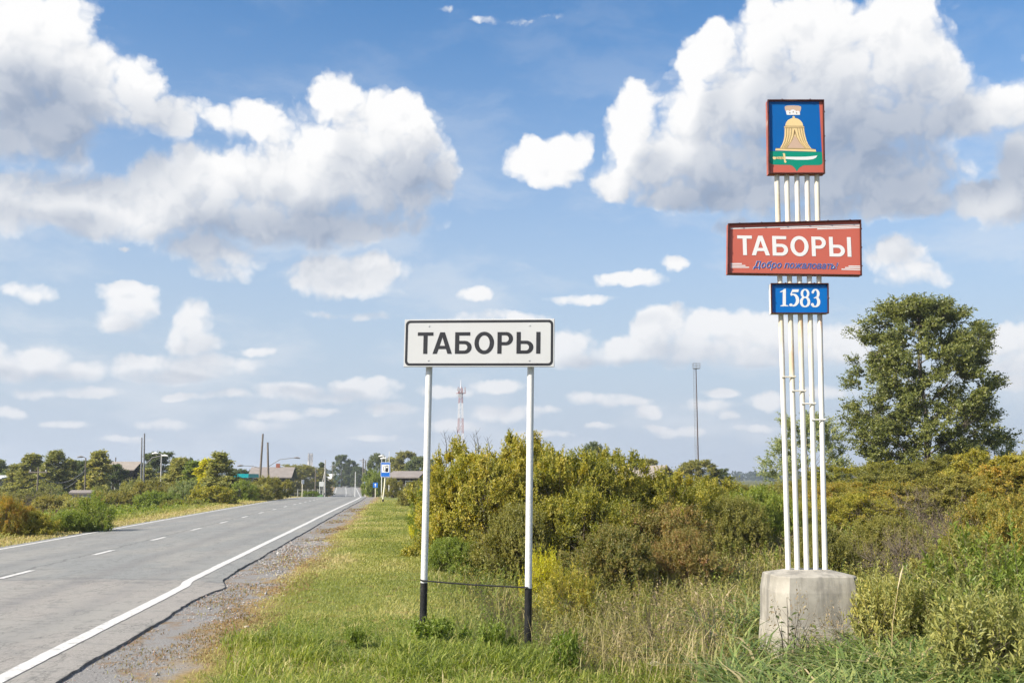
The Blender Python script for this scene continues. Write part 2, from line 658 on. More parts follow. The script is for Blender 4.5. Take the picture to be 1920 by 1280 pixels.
# ------------------------------------------------------------------ the lie of the land
M = (750.0 - 960.0) / FPX * math.cos(TH)      # the road runs off a little to the left
_yk = np.array([-80, 70, 100, 130, 170, 210, 250, 300, 340, 380, 450, 600, 6000.0])
_zk = np.array([0, 0, -.13, -.75, -1.75, -2.35, -2.35, -1.75, -1.35, -1.35, -2.2, -2.6, -2.6])
_yd = np.arange(-80, 1200, 2.0)
_zd = np.convolve(np.pad(np.interp(_yd, _yk, _zk), 10, mode='edge'), np.ones(21) / 21, mode='valid')


def zr(y):
    return np.interp(y, _yd, _zd)


def bend(y):
    y = np.asarray(y, float)
    return -11.5 * (np.clip(y - 80, 0, 420) / 260) ** 1.35


def xs(s, y):
    return s + M * y + bend(y)


S_RIGHT, S_LEFT, S_MID = -3.46, -9.45, -6.62   # edge lines and centre line


def terrain(s, y):
    s = np.asarray(s, float)
    y = np.asarray(y, float)
    z = zr(y) - 0.026
    z = z - 0.08 * ss(s, -3.05, -3.5) * ss(s, -9.8, -9.3)                    # bed under the asphalt
    z = z + 0.026 * ss(s, -2.5, -1.4)                                          # verge
    side = -0.30 * ss(s, 0.3, 2.6) + 0.10 * ss(s, 4, 9)                       # shallow ditch on the right
    side = side + 0.95 * ss(s, 6.5, 15) * ss(y, 15, 30) * (1 - ss(y, 55, 90))  # bank
    left = -0.55 * ss(s, -11.2, -14.0) - 0.6 * ss(s, -16, -30)
    z = z + side + left
    far = ss(np.abs(s + 6), 30, 90)
    z = z * (1 - far) + far * (np.where(s > 0, -0.6, -1.6) - 0.6 * ss(y, 80, 260))
    rough = 0.05 * (fbm(s * 1.1, y * 1.1, 3) - 0.5) + 0.16 * (fbm(s * 0.21, y * 0.21, 5) - 0.5) * ss(np.abs(s + 6.3), 6, 10)
    rough = rough * np.maximum(ss(s, -2.9, -1.7), ss(s, -10.2, -11.2))
    return z + rough


def gz(x, y):
    return float(terrain(x - M * y - float(bend(y)), y))


def steps(a, knots):
    out = [a]
    for (end, d0, d1) in knots:
        st = out[-1]
        while out[-1] < end - 1e-6:
            t = (out[-1] - st) / (end - st)
            out.append(out[-1] + d0 + (d1 - d0) * t)
    return np.array(out)


sr = steps(0.0, [(9, .14, .2), (40, .2, 2.5), (300, 3, 40), (4000, 60, 700)])
sl = -steps(0.0, [(13, .16, .2), (40, .2, 2.5), (300, 3, 40), (4000, 60, 700)])
sg = np.concatenate([sl[:0:-1], sr])
yg = steps(-30.0, [(6, 3, .8), (22, .16, .2), (60, .25, 1.2), (400, 1.5, 10), (6000, 14, 900)])
SG, YG = np.meshgrid(sg, yg)
VG = np.stack([xs(SG, YG), YG, terrain(SG, YG)], -1).reshape(-1, 3)
ny, nx = SG.shape
ii = (np.arange(ny - 1)[:, None] * nx + np.arange(nx - 1)[None, :]).ravel()
FG = np.stack([ii, ii + 1, ii + nx + 1, ii + nx], -1)

# ground material by the distance from the road and patches of growth
gm, nt, b, _ = new_mat('ground_soil_and_turf')
at = nt.nodes.new('ShaderNodeAttribute')
at.attribute_name = 's'
s_at = at.outputs['Fac']
n_big = noise_fac(nt, 0.55, 4)
n_mid = noise_fac(nt, 2.6, 5, 0.6)
n_fine = noise_fac(nt, 34.0, 4, 0.65)
n_speck = noise_fac(nt, 140.0, 2, 0.6)
gravel = ramp(nt, n_speck, [(0.28, (.115, .11, .105)), (0.5, (.215, .208, .20)), (0.72, (.35, .34, .33))])
dirtc = ramp(nt, n_fine, [(0.3, (.14, .10, .065)), (0.7, (.27, .20, .13))])
gravel = mixc(sstep(n_mid, 0.50, 0.66, nt=nt), gravel, dirtc, nt=nt)
turf = ramp(nt, n_fine, [(0.25, (.075, .095, .02)), (0.5, (.15, .18, .045)), (0.75, (.27, .26, .095))])
straw = ramp(nt, n_fine, [(0.25, (.15, .10, .04)), (0.7, (.34, .24, .11))])
turf = mixc(sstep(n_mid, 0.52, 0.70, nt=nt), turf, straw, nt=nt)
litter = ramp(nt, n_fine, [(0.25, (.03, .028, .012)), (0.55, (.075, .065, .028)), (0.8, (.16, .12, .06))])
field_red = ramp(nt, n_fine, [(0.3, (.075, .045, .032)), (0.7, (.15, .09, .062))])
field_grn = ramp(nt, n_fine, [(0.3, (.06, .075, .018)), (0.7, (.15, .16, .05))])
wob = mth('MULTIPLY_ADD', n_mid, 1.1, -0.55, nt=nt)
sw = mth('ADD', s_at, wob, nt=nt)
c = gravel
c = mixc(sstep(mth('MULTIPLY_ADD', mth('SUBTRACT', n_big, 0.5, nt=nt), 1.5, sw, nt=nt), -2.35, -1.85, nt=nt), c, straw, nt=nt)
c = mixc(sstep(sw, -2.0, -1.3, nt=nt), c, turf, nt=nt)
c = mixc(sstep(sw, 0.5, 1.6, nt=nt), c, litter, nt=nt)
c = mixc(sstep(sw, -9.9, -10.3, nt=nt), c, straw, nt=nt)
c = mixc(sstep(sw, -11.4, -12.6, nt=nt), c, turf, nt=nt)
fld = mixc(sstep(noise_fac(nt, 0.03, 3), 0.47, 0.56, nt=nt), field_red, field_grn, nt=nt)
c = mixc(sstep(sw, -15, -19, nt=nt), c, fld, nt=nt)
farc = mixc(n_big, (.06, .075, .02), (.13, .12, .045), nt=nt)
c = mixc(sstep(s_at, 35, 60, nt=nt), c, farc, nt=nt)
nt.links.new(c, b.inputs['Base Color'])
b.inputs['Roughness'].default_value = 0.95
b.inputs['Specular IOR Level'].default_value = 0.1
bump(nt, b, n_fine, 0.6, 0.03)
ground = obj('ground', mesh_np('ground', VG, [FG], gm, {'s': ('POINT', SG.ravel())}, smooth=True))
tag(ground, 'uneven roadside ground of turf, gravel and soil', kind='structure')

# ------------------------------------------------------------------ road
ym = steps(2.0, [(30, .12, .2), (90, .3, 1.5), (420, 2, 6)])


def edge_r(y):
    near = 1 - ss(y, 16.2, 17.2)
    e = -2.98 + 0.09 * (fbm(y * 0.5, y * 0 + 3.3, 11, 5) - 0.5) + 0.035 * (vnoise(y * 5.5, y * 0, 17) - 0.5)
    return e + near * 0.12 + 0.13 * np.exp(-((y - 16.4) / 0.8) ** 2)


def edge_l(y):
    return -9.83 + 0.12 * (fbm(y * 0.7, y * 0 + 8.1, 21, 4) - 0.5)


frac = np.array([0, .06, .15, .3, .45, .55, .7, .8, .9, .95, 1.0])
er, elft = edge_r(ym), edge_l(ym)
SR = elft[:, None] + (er - elft)[:, None] * frac[None, :]
YR = np.repeat(ym[:, None], len(frac), 1)
crown = 0.035 * (1 - ((SR + 6.5) / 3.6) ** 2)
ZR = zr(YR) + crown + 0.012 * (fbm(SR * 0.5, YR * 0.25, 31) - 0.5)
XR = xs(SR, YR)
# skirts down the broken edges
XR = np.concatenate([XR[:, :1] - .03, XR, XR[:, -1:] + .025], 1)
ZR = np.concatenate([ZR[:, :1] - .16, ZR, ZR[:, -1:] - .16], 1)
SR = np.concatenate([SR[:, :1] - .03, SR, SR[:, -1:] + .025], 1)
YR = np.repeat(ym[:, None], XR.shape[1], 1)
VR = np.stack([XR, YR, ZR], -1).reshape(-1, 3)
ny, nx = XR.shape
ii = (np.arange(ny - 1)[:, None] * nx + np.arange(nx - 1)[None, :]).ravel()
FR = np.stack([ii, ii + 1, ii + nx + 1, ii + nx], -1)


def road_z(s, y):
    return zr(y) + 0.035 * (1 - ((s + 6.5) / 3.6) ** 2) + 0.012 * (fbm(s * 0.5, y * 0.25, 31) - 0.5)


am, nt, b, _ = new_mat('worn_asphalt')
at = nt.nodes.new('ShaderNodeAttribute')
at.attribute_name = 's'
s_at = at.outputs['Fac']
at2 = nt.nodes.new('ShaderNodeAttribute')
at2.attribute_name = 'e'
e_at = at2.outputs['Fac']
geo = nt.nodes.new('ShaderNodeNewGeometry')
sp = nt.nodes.new('ShaderNodeSeparateXYZ')
nt.links.new(geo.outputs['Position'], sp.inputs[0])
yy = sp.outputs[1]
grit = noise_fac(nt, 60.0, 5, 0.8)
patch = noise_fac(nt, 0.8, 5, 0.6, stretch=(1, 0.35, 1))
blotch = noise_fac(nt, 3.2, 5, 0.6)
old = ramp(nt, grit, [(0.30, (0.131, 0.136, 0.131)), (0.5, (0.211, 0.215, 0.208)), (0.70, (0.309, 0.314, 0.304))])
newc = ramp(nt, grit, [(0.30, (0.173, 0.161, 0.145)), (0.5, (0.267, 0.250, 0.229)), (0.70, (0.374, 0.356, 0.328))])
seam = mth('MULTIPLY_ADD', mth('SUBTRACT', noise_fac(nt, 1.6, 4), 0.5, nt=nt), 1.2, yy, nt=nt)
isold = sstep(seam, 17.0, 17.25, nt=nt)
c = mixc(isold, newc, old, nt=nt)
c = mixc(mth('MULTIPLY', sstep(patch, 0.42, 0.64, nt=nt), 0.8, nt=nt), c, (0.262, 0.255, 0.234), nt=nt)
c = mixc(mth('MULTIPLY', sstep(blotch, 0.52, 0.68, nt=nt), 0.55, nt=nt), c, (0.159, 0.159, 0.154), nt=nt)
# polished wheel tracks and sealed cracks
for s0, wd, am_ in ((-5.2, .38, .62), (-4.1, .4, .34), (-7.4, .45, .42), (-8.8, .4, .34)):
    d = mth('ABSOLUTE', mth('SUBTRACT', s_at, s0, nt=nt), nt=nt)
    c = mixc(mth('MULTIPLY', sstep(d, wd, 0.0, nt=nt), am_, nt=nt), c, (0.178, 0.175, 0.171), nt=nt)
wig = mth('MULTIPLY_ADD', mth('SUBTRACT', noise_fac(nt, 1.3, 6, 0.7), 0.5, nt=nt), 0.5, s_at, nt=nt)
d = mth('ABSOLUTE', mth('ADD', wig, 6.78, nt=nt), nt=nt)
c = mixc(mth('MULTIPLY', sstep(d, 0.05, 0.015, nt=nt), 0.55, nt=nt), c, (0.084, 0.084, 0.084), nt=nt)
d = mth('ABSOLUTE', mth('SUBTRACT', seam, 17.12, nt=nt), nt=nt)
c = mixc(mth('MULTIPLY', sstep(d, 0.9, 0.0, nt=nt), mth('MULTIPLY', sstep(blotch, .38, .6, nt=nt), 0.45, nt=nt), nt=nt), c, (0.131, 0.131, 0.131), nt=nt)
# thin branching cracks, along and across
for sc_, st_, w_, k_ in ((0.9, (1.6, .35, 1), .006, .55), (0.7, (.4, 1.3, 1), .0045, .5), (3.0, (1, .6, 1), .010, .3)):
    cn = noise_fac(nt, sc_, 6, 0.62, stretch=st_)
    ln = sstep(mth('ABSOLUTE', mth('SUBTRACT', cn, 0.5, nt=nt), nt=nt), w_, w_ * .25, nt=nt)
    c = mixc(mth('MULTIPLY', ln, k_, nt=nt), c, (0.080, 0.080, 0.077), nt=nt)
# shade of the crumbling right edge's step, painted as a dark broken line
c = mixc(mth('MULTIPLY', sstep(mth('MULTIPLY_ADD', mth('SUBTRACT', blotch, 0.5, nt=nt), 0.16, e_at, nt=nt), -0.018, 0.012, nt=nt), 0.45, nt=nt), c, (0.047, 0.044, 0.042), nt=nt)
nt.links.new(c, b.inputs['Base Color'])
b.inputs['Roughness'].default_value = 0.88
b.inputs['Specular IOR Level'].default_value = 0.25
bump(nt, b, grit, 0.35, 0.006)
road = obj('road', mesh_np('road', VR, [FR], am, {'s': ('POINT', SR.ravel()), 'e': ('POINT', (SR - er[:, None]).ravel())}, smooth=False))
tag(road, 'worn grey two lane asphalt road', kind='structure')

# painted lines
pm, nt, b, out = new_mat('worn_road_paint')
wear = noise_fac(nt, 26.0, 5, 0.7)
wear2 = noise_fac(nt, 1.4, 4)
c = ramp(nt, wear, [(0.30, (.26, .255, .24)), (0.43, (.52, .51, .49)), (0.7, (.62, .61, .585))])
c = mixc(mth('MULTIPLY', sstep(noise_fac(nt, 5.0, 7, 0.72), 0.55, 0.66, nt=nt), 0.7, nt=nt), c, (.27, .265, .25), nt=nt)
nt.links.new(c, b.inputs['Base Color'])
b.inputs['Roughness'].default_value = 0.7


def strip(name, s0, s1, y, ja=0.006, seed=0):
    y = np.asarray(y)
    wob = 0.02 * (fbm(y * 0.5, y * 0 + seed, 41, 3) - 0.5)
    a = s0 + wob + ja * 2 * (vnoise(y * 9, y * 0, seed + 1) - .5)
    bb = s1 + wob + ja * 2 * (vnoise(y * 9, y * 0, seed + 2) - .5)
    if callable(ja):
        pass
    v = np.stack([np.stack([xs(a, y), y, road_z(a, y) + .006], -1), np.stack([xs(bb, y), y, road_z(bb, y) + .006], -1)], 1).reshape(-1, 3)
    i = np.arange(len(y) - 1) * 2
    f = np.stack([i, i + 1, i + 3, i + 2], -1)
    return obj(name, mesh_np(name, v, [f], pm), road)


yy_ = steps(2.0, [(40, .15, .3), (90, .4, 1.5), (400, 2, 5)])
kink = 0.10 * (1 - ss(yy_, 16.2, 17.1))
a = S_RIGHT - 0.075 + kink
strip('edge_line', a, a + 0.155, yy_, seed=1)
strip('edge_line', np.full_like(yy_, S_LEFT - .07), np.full_like(yy_, S_LEFT + .07), yy_, seed=2)
k = 0
y0 = 6.8
while y0 < 92:
    ln = 1.5
    y_ = np.linspace(y0, y0 + ln, 8)
    strip('centre_dash', np.full_like(y_, S_MID - .06), np.full_like(y_, S_MID + .06), y_, seed=5 + k)
    y0 += 5.2 if y0 < 62 else 3.6
    k += 1
y_ = steps(100.0, [(390, 2, 4)])
strip('centre_line', np.full_like(y_, S_MID - .08), np.full_like(y_, S_MID + .08), y_, seed=77)

# ------------------------------------------------------------------ flat print and lettering
def arc(cx, cy, rx, ry, a0, a1, n=14):
    return [(cx + rx * math.cos(R(a0 + (a1 - a0) * i / n)), cy + ry * math.sin(R(a0 + (a1 - a0) * i / n))) for i in range(n + 1)]


def flat_mesh(name, polys, mat, y=0.0, stack=0.0):
    """polys: list of [outer, hole, ...] outlines in (x, z); faces look towards -Y"""
    vs, fs = [], []
    for i, loops in enumerate(polys):
        yy = y - i * stack
        pl = [[Vector((p[0], p[1], 0)) for p in lp] for lp in loops]
        tris = geometry.tessellate_polygon(pl)
        b = len(vs)
        flat = [p for lp in pl for p in lp]
        vs += [(p.x, yy, p.y) for p in flat]
        for t in tris:
            p, q, r = (flat[k] for k in t)
            cr = (q.x - p.x) * (r.y - p.y) - (q.y - p.y) * (r.x - p.x)
            fs.append(tuple(b + k for k in (t if cr > 0 else t[::-1])))
    return mesh_py(name, vs, fs, mat)


def rrect(x0, x1, z0, z1, r, n=6):
    return arc(x1 - r, z0 + r, r, r, -90, 0, n) + arc(x1 - r, z1 - r, r, r, 0, 90, n) + arc(x0 + r, z1 - r, r, r, 90, 180, n) + arc(x0 + r, z0 + r, r, r, 180, 270, n)


def word_tabory():
    """the six bold capitals; each letter a list of outlines; 927 wide, 163 high, baseline 0"""
    h, st, hz = 163.0, 32.0, 26.0
    L = []
    L.append([[(0, h), (0, h - hz), (44, h - hz), (44, 0), (76, 0), (76, h - hz), (120, h - hz), (120, h)]])
    x = 115
    L.append([[(x, 0), (x + 56, h), (x + 92, h), (x + 148, 0), (x + 114, 0), (x + 102, 36), (x + 46, 36), (x + 34, 0)],
              [(x + 54, 61), (x + 94, 61), (x + 74, 124)]])
    x = 285
    L.append([[(x, 0), (x, h), (x + 115, h), (x + 115, h - hz), (x + st, h - hz), (x + st, 98), (x + 72, 98)] + arc(x + 74, 49, 53, 49, 90, -90, 16) + [(x + 60, 0)],
              [(x + st, 25), (x + 70, 25)] + arc(x + 70, 49, 24, 24, -90, 90, 10) + [(x + st, 73)]])
    x = 432
    L.append([arc(x + 74, h / 2, 74, h / 2 + 3, 0, 352.5, 44), arc(x + 74, h / 2, 41, h / 2 - 25, 0, 349, 32)])
    x = 605
    L.append([[(x, 0), (x, h), (x + 62, h)] + arc(x + 66, h - 50, 51, 50, 90, -90, 16) + [(x + st, h - 100), (x + st, 0)],
              [(x + st, h - 75), (x + 62, h - 75)] + arc(x + 62, h - 50, 23, 25, -90, 90, 10) + [(x + st, h - 25)]])
    x = 748
    L.append([[(x, 0), (x, h), (x + st, h), (x + st, 98), (x + 72, 98)] + arc(x + 74, 49, 53, 49, 90, -90, 16) + [(x + 60, 0)],
              [(x + st, 25), (x + 70, 25)] + arc(x + 70, 49, 24, 24, -90, 90, 10) + [(x + st, 73)]])
    L.append([[(x + 147, 0), (x + 147, h), (x + 179, h), (x + 179, 0)]])
    return L


def xf(polys, sx, sz, ox, oz, slope=0.0):
    return [[[(p[0] * sx + ox, p[1] * sz + oz + slope * p[0] * sx) for p in lp] for lp in loops] for loops in polys]


# ------------------------------------------------------------------ town name sign on two posts
m_signwhite = plain('white_sign_film', (.465, .475, .485), 0.5, 0.05, 1.5, dirt=(.40, .40, .395))
m_signblack = plain('black_sign_film', (.020, .021, .026), 0.5, 0.2, 3.0)
m_postwhite = plain('white_brushed_paint', (.66, .66, .65), 0.5, 0.06, 9, dirt=(.52, .51, .48), bumpy=0.35)
m_postblack = plain('black_tar_paint', (.014, .014, .015), 0.45, 0.4, 12, dirt=(.05, .047, .043), bumpy=0.4)
m_wire = plain('black_rod', (.02, .02, .02), 0.6, 0.3, 10)
m_zinc = plain('zinc_bolt', (.45, .45, .45), 0.4, 0.1, 30, metal=0.8)

c_sign = W(893, 645, 11.05)
sign = thing('town_sign', 'white town name sign with black border on two white posts with black feet', 'road sign', (c_sign.x, c_sign.y, gz(c_sign.x, c_sign.y)),
             (0, R(0.75), R(-7)))
zc_ = c_sign.z - sign.location.z
pw, ph = 1.655, 0.525
U = pw / 1133.0
pan = MB().cbox(-pw / 2, pw / 2, -0.102, -0.080, zc_ - ph / 2, zc_ + ph / 2, 0.003).build('panel', m_signwhite, sign)
bo = rrect(-pw / 2 + 9 * U, pw / 2 - 9 * U, zc_ - ph / 2 + 9 * U, zc_ + ph / 2 - 9 * U, 34 * U)
bi = rrect(-pw / 2 + 27 * U, pw / 2 - 27 * U, zc_ - ph / 2 + 27 * U, zc_ + ph / 2 - 27 * U, 20 * U)
obj('border', flat_mesh('border', [[bo, bi]], m_signblack, -0.1035), pan)
for lt in xf(word_tabory(), U, U, -463.5 * U, zc_ - 82 * U):
    obj('letter', flat_mesh('letter', [lt], m_signblack, -0.1035), pan)
for sx in (-1, 1):
    for sz in (-1, 1):
        MB().tube([(sx * 0.555, -0.108, zc_ + sz * 0.19), (sx * 0.555, -0.100, zc_ + sz * 0.19)], 0.009, 8).build('bolt', m_signwhite, pan)
for sx in (-1, 1):
    p = MB().tube([(sx * .563, 0, .60), (sx * .563, 0, 1.4), (sx * .563, 0, zc_ + .23)], .037, 18).build('post', m_postwhite, sign)
    MB().tube([(sx * .563, 0, -.4), (sx * .563, 0, .2), (sx * .563, 0, .60 + (.03 if sx < 0 else 0))], .0395, 18).build('black_foot', m_postblack, p)
    for dz in (-.17, .17):
        MB().box(sx * .563 - .05, sx * .563 + .05, -.080, .04, zc_ + dz - .014, zc_ + dz + .014).build('clamp', m_zinc, p)
MB().tube([(-.60, -.042, .665), (-.56, -.048, .655), (-.3, -.045, .640), (0, -.045, .625), (.3, -.045, .618), (.563, -.046, .612)], .0085, 8).build('brace_rod', m_wire, sign)

# ------------------------------------------------------------------ welcome monument
m_conc, nt, b, _ = new_mat('weathered_concrete')
f1 = noise_fac(nt, 5.0, 7, 0.62)
f2 = noise_fac(nt, 40.0, 3)
f3 = noise_fac(nt, 6.0, 5, 0.6, stretch=(1, 1, 0.12))
c = ramp(nt, f1, [(0.25, (.24, .222, .188)), (0.55, (.35, .328, .283)), (0.8, (.43, .404, .355))])
c = mixc(mth('MULTIPLY', sstep(f3, 0.47, 0.64, nt=nt), 0.65, nt=nt), c, (.15, .143, .128), nt=nt)
c = mixc(mth('MULTIPLY', sstep(f2, 0.6, 0.75, nt=nt), 0.3, nt=nt), c, (.16, .15, .14), nt=nt)
t = nt.nodes.new('ShaderNodeTexCoord')
sp = nt.nodes.new('ShaderNodeSeparateXYZ')
nt.links.new(t.outputs['Object'], sp.inputs[0])
c = mixc(mth('MULTIPLY', sstep(sp.outputs[2], 0.335, 0.325, nt=nt), 0.35, nt=nt), c, (.37, .34, .28), nt=nt)
nt.links.new(c, b.inputs['Base Color'])
b.inputs['Roughness'].default_value = 0.92
bump(nt, b, f1, 0.4, 0.02)

m_pipe, nt, b, _ = new_mat('white_painted_pipe_with_rust')
t = nt.nodes.new('ShaderNodeTexCoord')
sp = nt.nodes.new('ShaderNodeSeparateXYZ')
nt.links.new(t.outputs['Object'], sp.inputs[0])
hz_ = sp.outputs[2]
n1 = noise_fac(nt, 9.0, 6, 0.65, stretch=(1, 1, 0.25))
n2 = noise_fac(nt, 3.0, 5, 0.6, stretch=(1, 1, 0.4))
pt = ramp(nt, n1, [(0.3, (.60, .585, .535)), (0.6, (.67, .66, .63))])
cream = (.60, .53, .38)
rust = (.46, .22, .05)
up = sstep(hz_, 2.2, 3.6, nt=nt)
pt = mixc(mth('MULTIPLY', up, mth('MULTIPLY', sstep(n2, .36, .62, nt=nt), 0.85, nt=nt), nt=nt), pt, cream, nt=nt)
under = mth('MULTIPLY', sstep(hz_, 2.9, 3.5, nt=nt), sstep(hz_, 4.6, 4.0, nt=nt, lo=.35), nt=nt)
pt = mixc(mth('MULTIPLY', under, mth('MULTIPLY', sstep(n1, .46, .64, nt=nt), 0.55, nt=nt), nt=nt), pt, rust, nt=nt)
nt.links.new(pt, b.inputs['Base Color'])
b.inputs['Roughness'].default_value = 0.5

m_rim = plain('maroon_rusty_frame', (.055, .016, .013), 0.6, 0.35, 10, dirt=(.14, .06, .04))
m_side = plain('weathered_red_box_side', (.36, .10, .07), 0.6, 0.25, 8, dirt=(.45, .33, .28))
m_red = plain('faded_red_film', (.44, .105, .074), 0.5, 0.06, 1.2)
m_blue = plain('blue_film', (.0, .095, .33), 0.42, 0.08, 1.5)
m_blue2 = plain('bright_blue_film', (.0, .125, .43), 0.42, 0.08, 1.5)
m_green = plain('green_film', (.0, .22, .145), 0.45, 0.08, 2)
m_white = plain('white_film', (.64, .64, .64), 0.5, 0.04, 2)
m_gold = plain('gold_film', (.66, .50, .25), 0.5, 0.06, 3)
m_tan = plain('tan_film', (.47, .335, .25), 0.5, 0.06, 3)
m_outl = plain('dark_outline_film', (.13, .07, .03), 0.5, 0.1, 3)
m_lblue = plain('script_blue_film', (.03, .10, .34), 0.5, 0.1, 3)
m_outblue = plain('letter_edge_film', (.28, .22, .52), 0.5, 0.1, 3)

MY = 12.0
base_c = W(1515, 1080, MY)
BLOCK_DX = 0.0
gzm = gz(base_c.x, base_c.y)
ztop = W(1515, 1080, MY - .35).z
mon = thing('welcome_monument', 'tall roadside welcome stele of five white pipes carrying crest, name and year boxes', 'monument', (base_c.x, base_c.y, gzm))
bh = ztop - gzm


def L_(px, py, Y=MY):
    return W(px, py, Y) - mon.location


# concrete block: tapered, front corners cut, cement mound on top
def ring(hw, hd, cut, z, yaw):
    pts = [(-hw + cut, -hd), (hw - cut * .6, -hd), (hw, -hd + cut * .6), (hw, hd - cut), (hw - cut, hd), (-hw + cut, hd), (-hw, hd - cut), (-hw, -hd + cut)]
    return [(x * math.cos(yaw) - y * math.sin(yaw), x * math.sin(yaw) + y * math.cos(yaw), z) for x, y in pts]


rings = [ring(.545, .47, .13, -.35, R(3)), ring(.496, .43, .13, .326, R(3)), ring(.492, .426, .128, .334, R(3)), ring(.480, .415, .12, bh - .18, R(3)), ring(.452, .39, .11, bh - .012, R(3)), ring(.443, .38, .11, bh, R(3)), ring(.25, .2, .08, bh + .045, R(3))]
vs = [p for r_ in rings for p in r_]
fs = []
for i in range(len(rings) - 1):
    for k in range(8):
        fs.append((i * 8 + k, i * 8 + (k + 1) % 8, (i + 1) * 8 + (k + 1) % 8, (i + 1) * 8 + k))
fs.append(tuple(range((len(rings) - 1) * 8, len(rings) * 8)))
obj('concrete_base', mesh_py('concrete_base', vs, fs, m_conc), mon)

botx = [1478, 1495, 1512.5, 1530, 1547]
topx = [1456.5, 1475, 1494, 1513, 1531.5]
pipes = []
for k in range(5):
    p0_, p1_ = L_(botx[k], 1070), L_(topx[k], 325)
    p0_.y = p1_.y = 0.0
    d_ = (p1_ - p0_) / (p1_.z - p0_.z)
    lo, hi = p0_ + d_ * (bh - .05 - p0_.z), p0_ + d_ * (L_(1490, 250).z - p0_.z)
    pipes.append((lo, hi))
    me = MB().tube([lo + (hi - lo) * t_ for t_ in np.linspace(0, 1, 9)], .0305, 16).mesh('pipe', m_pipe)
    obj('pipe', me, mon)


def pipe_at(k, z):
    lo, hi = pipes[k]
    return lo + (hi - lo) * ((z - lo.z) / (hi.z - lo.z))


for k, py in enumerate((707, 733, 757, 787)):
    z = L_(1490, py).z
    a_, b_ = pipe_at(k, z), pipe_at(k + 1, z)
    MB().tube([(a_.x - .02, -.034, z), (b_.x + .03, -.034, z)], .0085, 8).tube([(b_.x + .03, -.034, z), (b_.x + .034, -.01, z + .012)], .0085, 6).build('spacer_rod', m_pipe, mon)

YF, YB = -.080, .036       # front and back of the boxes


def corners(p):            # four photograph corners -> (x, z) on the front plane
    return [((q := W(px, py, MY + YF) - mon.location).x, q.z) for px, py in p]


def sign_box(name, quad, rim=.010, side_mat=m_side, face_mat=m_red):
    """tin box: side walls with a raised rim round a face set a little back; quad: (x,z) bl, br, tr, tl"""
    cx = sum(p[0] for p in quad) / 4
    cz = sum(p[1] for p in quad) / 4
    inn = [(p[0] + (rim if p[0] < cx else -rim), p[1] + (rim if p[1] < cz else -rim)) for p in quad]
    body = MB()
    vs = [(x, YF + .02, z) for x, z in quad] + [(x, YB, z) for x, z in quad]
    body.add(vs, [(0, 4, 5, 1), (1, 5, 6, 2), (2, 6, 7, 3), (3, 7, 4, 0), (4, 7, 6, 5)])
    bx = body.build(name, side_mat, mon)
    rm = MB()
    vs = [(x, YF + .024, z) for x, z in [(p[0] + (-.003 if p[0] < cx else .003), p[1] + (-.003 if p[1] < cz else .003)) for p in quad]]
    o_ = [(v[0], v[2]) for v in vs]
    vs = [(x, YF + .024, z) for x, z in o_] + [(x, YF, z) for x, z in o_] + [(x, YF, z) for x, z in inn] + [(x, YF + .034, z) for x, z in inn]
    fs = []
    for i in range(4):
        j = (i + 1) % 4
        fs += [(i, j, 4 + j, 4 + i), (4 + i, 4 + j, 8 + j, 8 + i), (8 + i, 8 + j, 12 + j, 12 + i)]
    rm.add(vs, fs)
    rm.build('frame', m_rim, bx)
    fq = [(x, z) for x, z in inn]
    face = obj('face_panel', flat_mesh('face_panel', [[fq]], face_mat, YF + .030), bx)
    return bx, inn


FACE = YF + .030


def rivets(bx, quad, n):
    """screw heads along the rim"""
    for e in range(4):
        p, q = quad[e], quad[(e + 1) % 4]
        for i in range(n[e]):
            t_ = (i + .5) / n[e]
            x, z = p[0] + (q[0] - p[0]) * t_, p[1] + (q[1] - p[1]) * t_
            MB().tube([(x, YF + .004, z), (x, YF - .009, z)], .009, 6).build('screw', m_rim, bx)


# crest box
q = corners([(1442, 325), (1547, 325), (1545, 187), (1440, 187)])
bx, inn = sign_box('crest_box', q)
rivets(bx, q, (2, 3, 2, 3))
x0, x1 = inn[0][0], inn[1][0]
z0, z1 = inn[0][1], inn[2][1]
cw, ch = x1 - x0, z1 - z0


def crest(pts):             # picture coordinates of the enlarged crest -> box face
    return [(x0 + (p[0] - 178) / (932 - 178) * cw, z1 - (p[1] - 128) / (1165 - 128) * ch) for p in pts]


def cr(name, polys, mat, lv, stack=0.0):
    return obj(name, flat_mesh(name, [[crest(lp) for lp in lps] for lps in polys], mat, FACE - .0012 * lv, stack), bx)


fld = [(181, 132), (912, 132), (922, 860), (181, 848)]
cr('blue_field', [[fld]], m_blue, 1)
basep = [(181, 850), (924, 862), (926, 1010), (915, 1035), (880, 1050), (660, 1052), (615, 1075), (580, 1110), (562, 1140), (540, 1100), (505, 1062), (470, 1047), (240, 1043), (205, 1033), (184, 1010)]
cr('green_base', [[basep]], m_green, 1)
hat = [(428, 205), (460, 192), (540, 190), (620, 194), (655, 205), (657, 235), (642, 282), (440, 276), (425, 235)]
cr('hat_crown', [[hat]], m_tan, 2)
fur = [(440, 278), (452, 262), (478, 262), (498, 276), (510, 255), (545, 248), (572, 260), (585, 274), (612, 266), (635, 282), (637, 328), (452, 328)]
cr('hat_fur', [[fur]], m_white, 3)
for mx_, my_ in ((495, 300), (543, 285), (590, 302)):
    cr('hat_mark', [[arc(mx_, my_, 7, 11, 0, 350, 8)]], m_outl, 4)
tl = [(415, 512), (412, 570), (408, 630), (395, 690), (375, 745), (340, 805)]
tr_ = [(775, 810), (740, 760), (715, 700), (700, 630), (690, 570), (686, 512)]
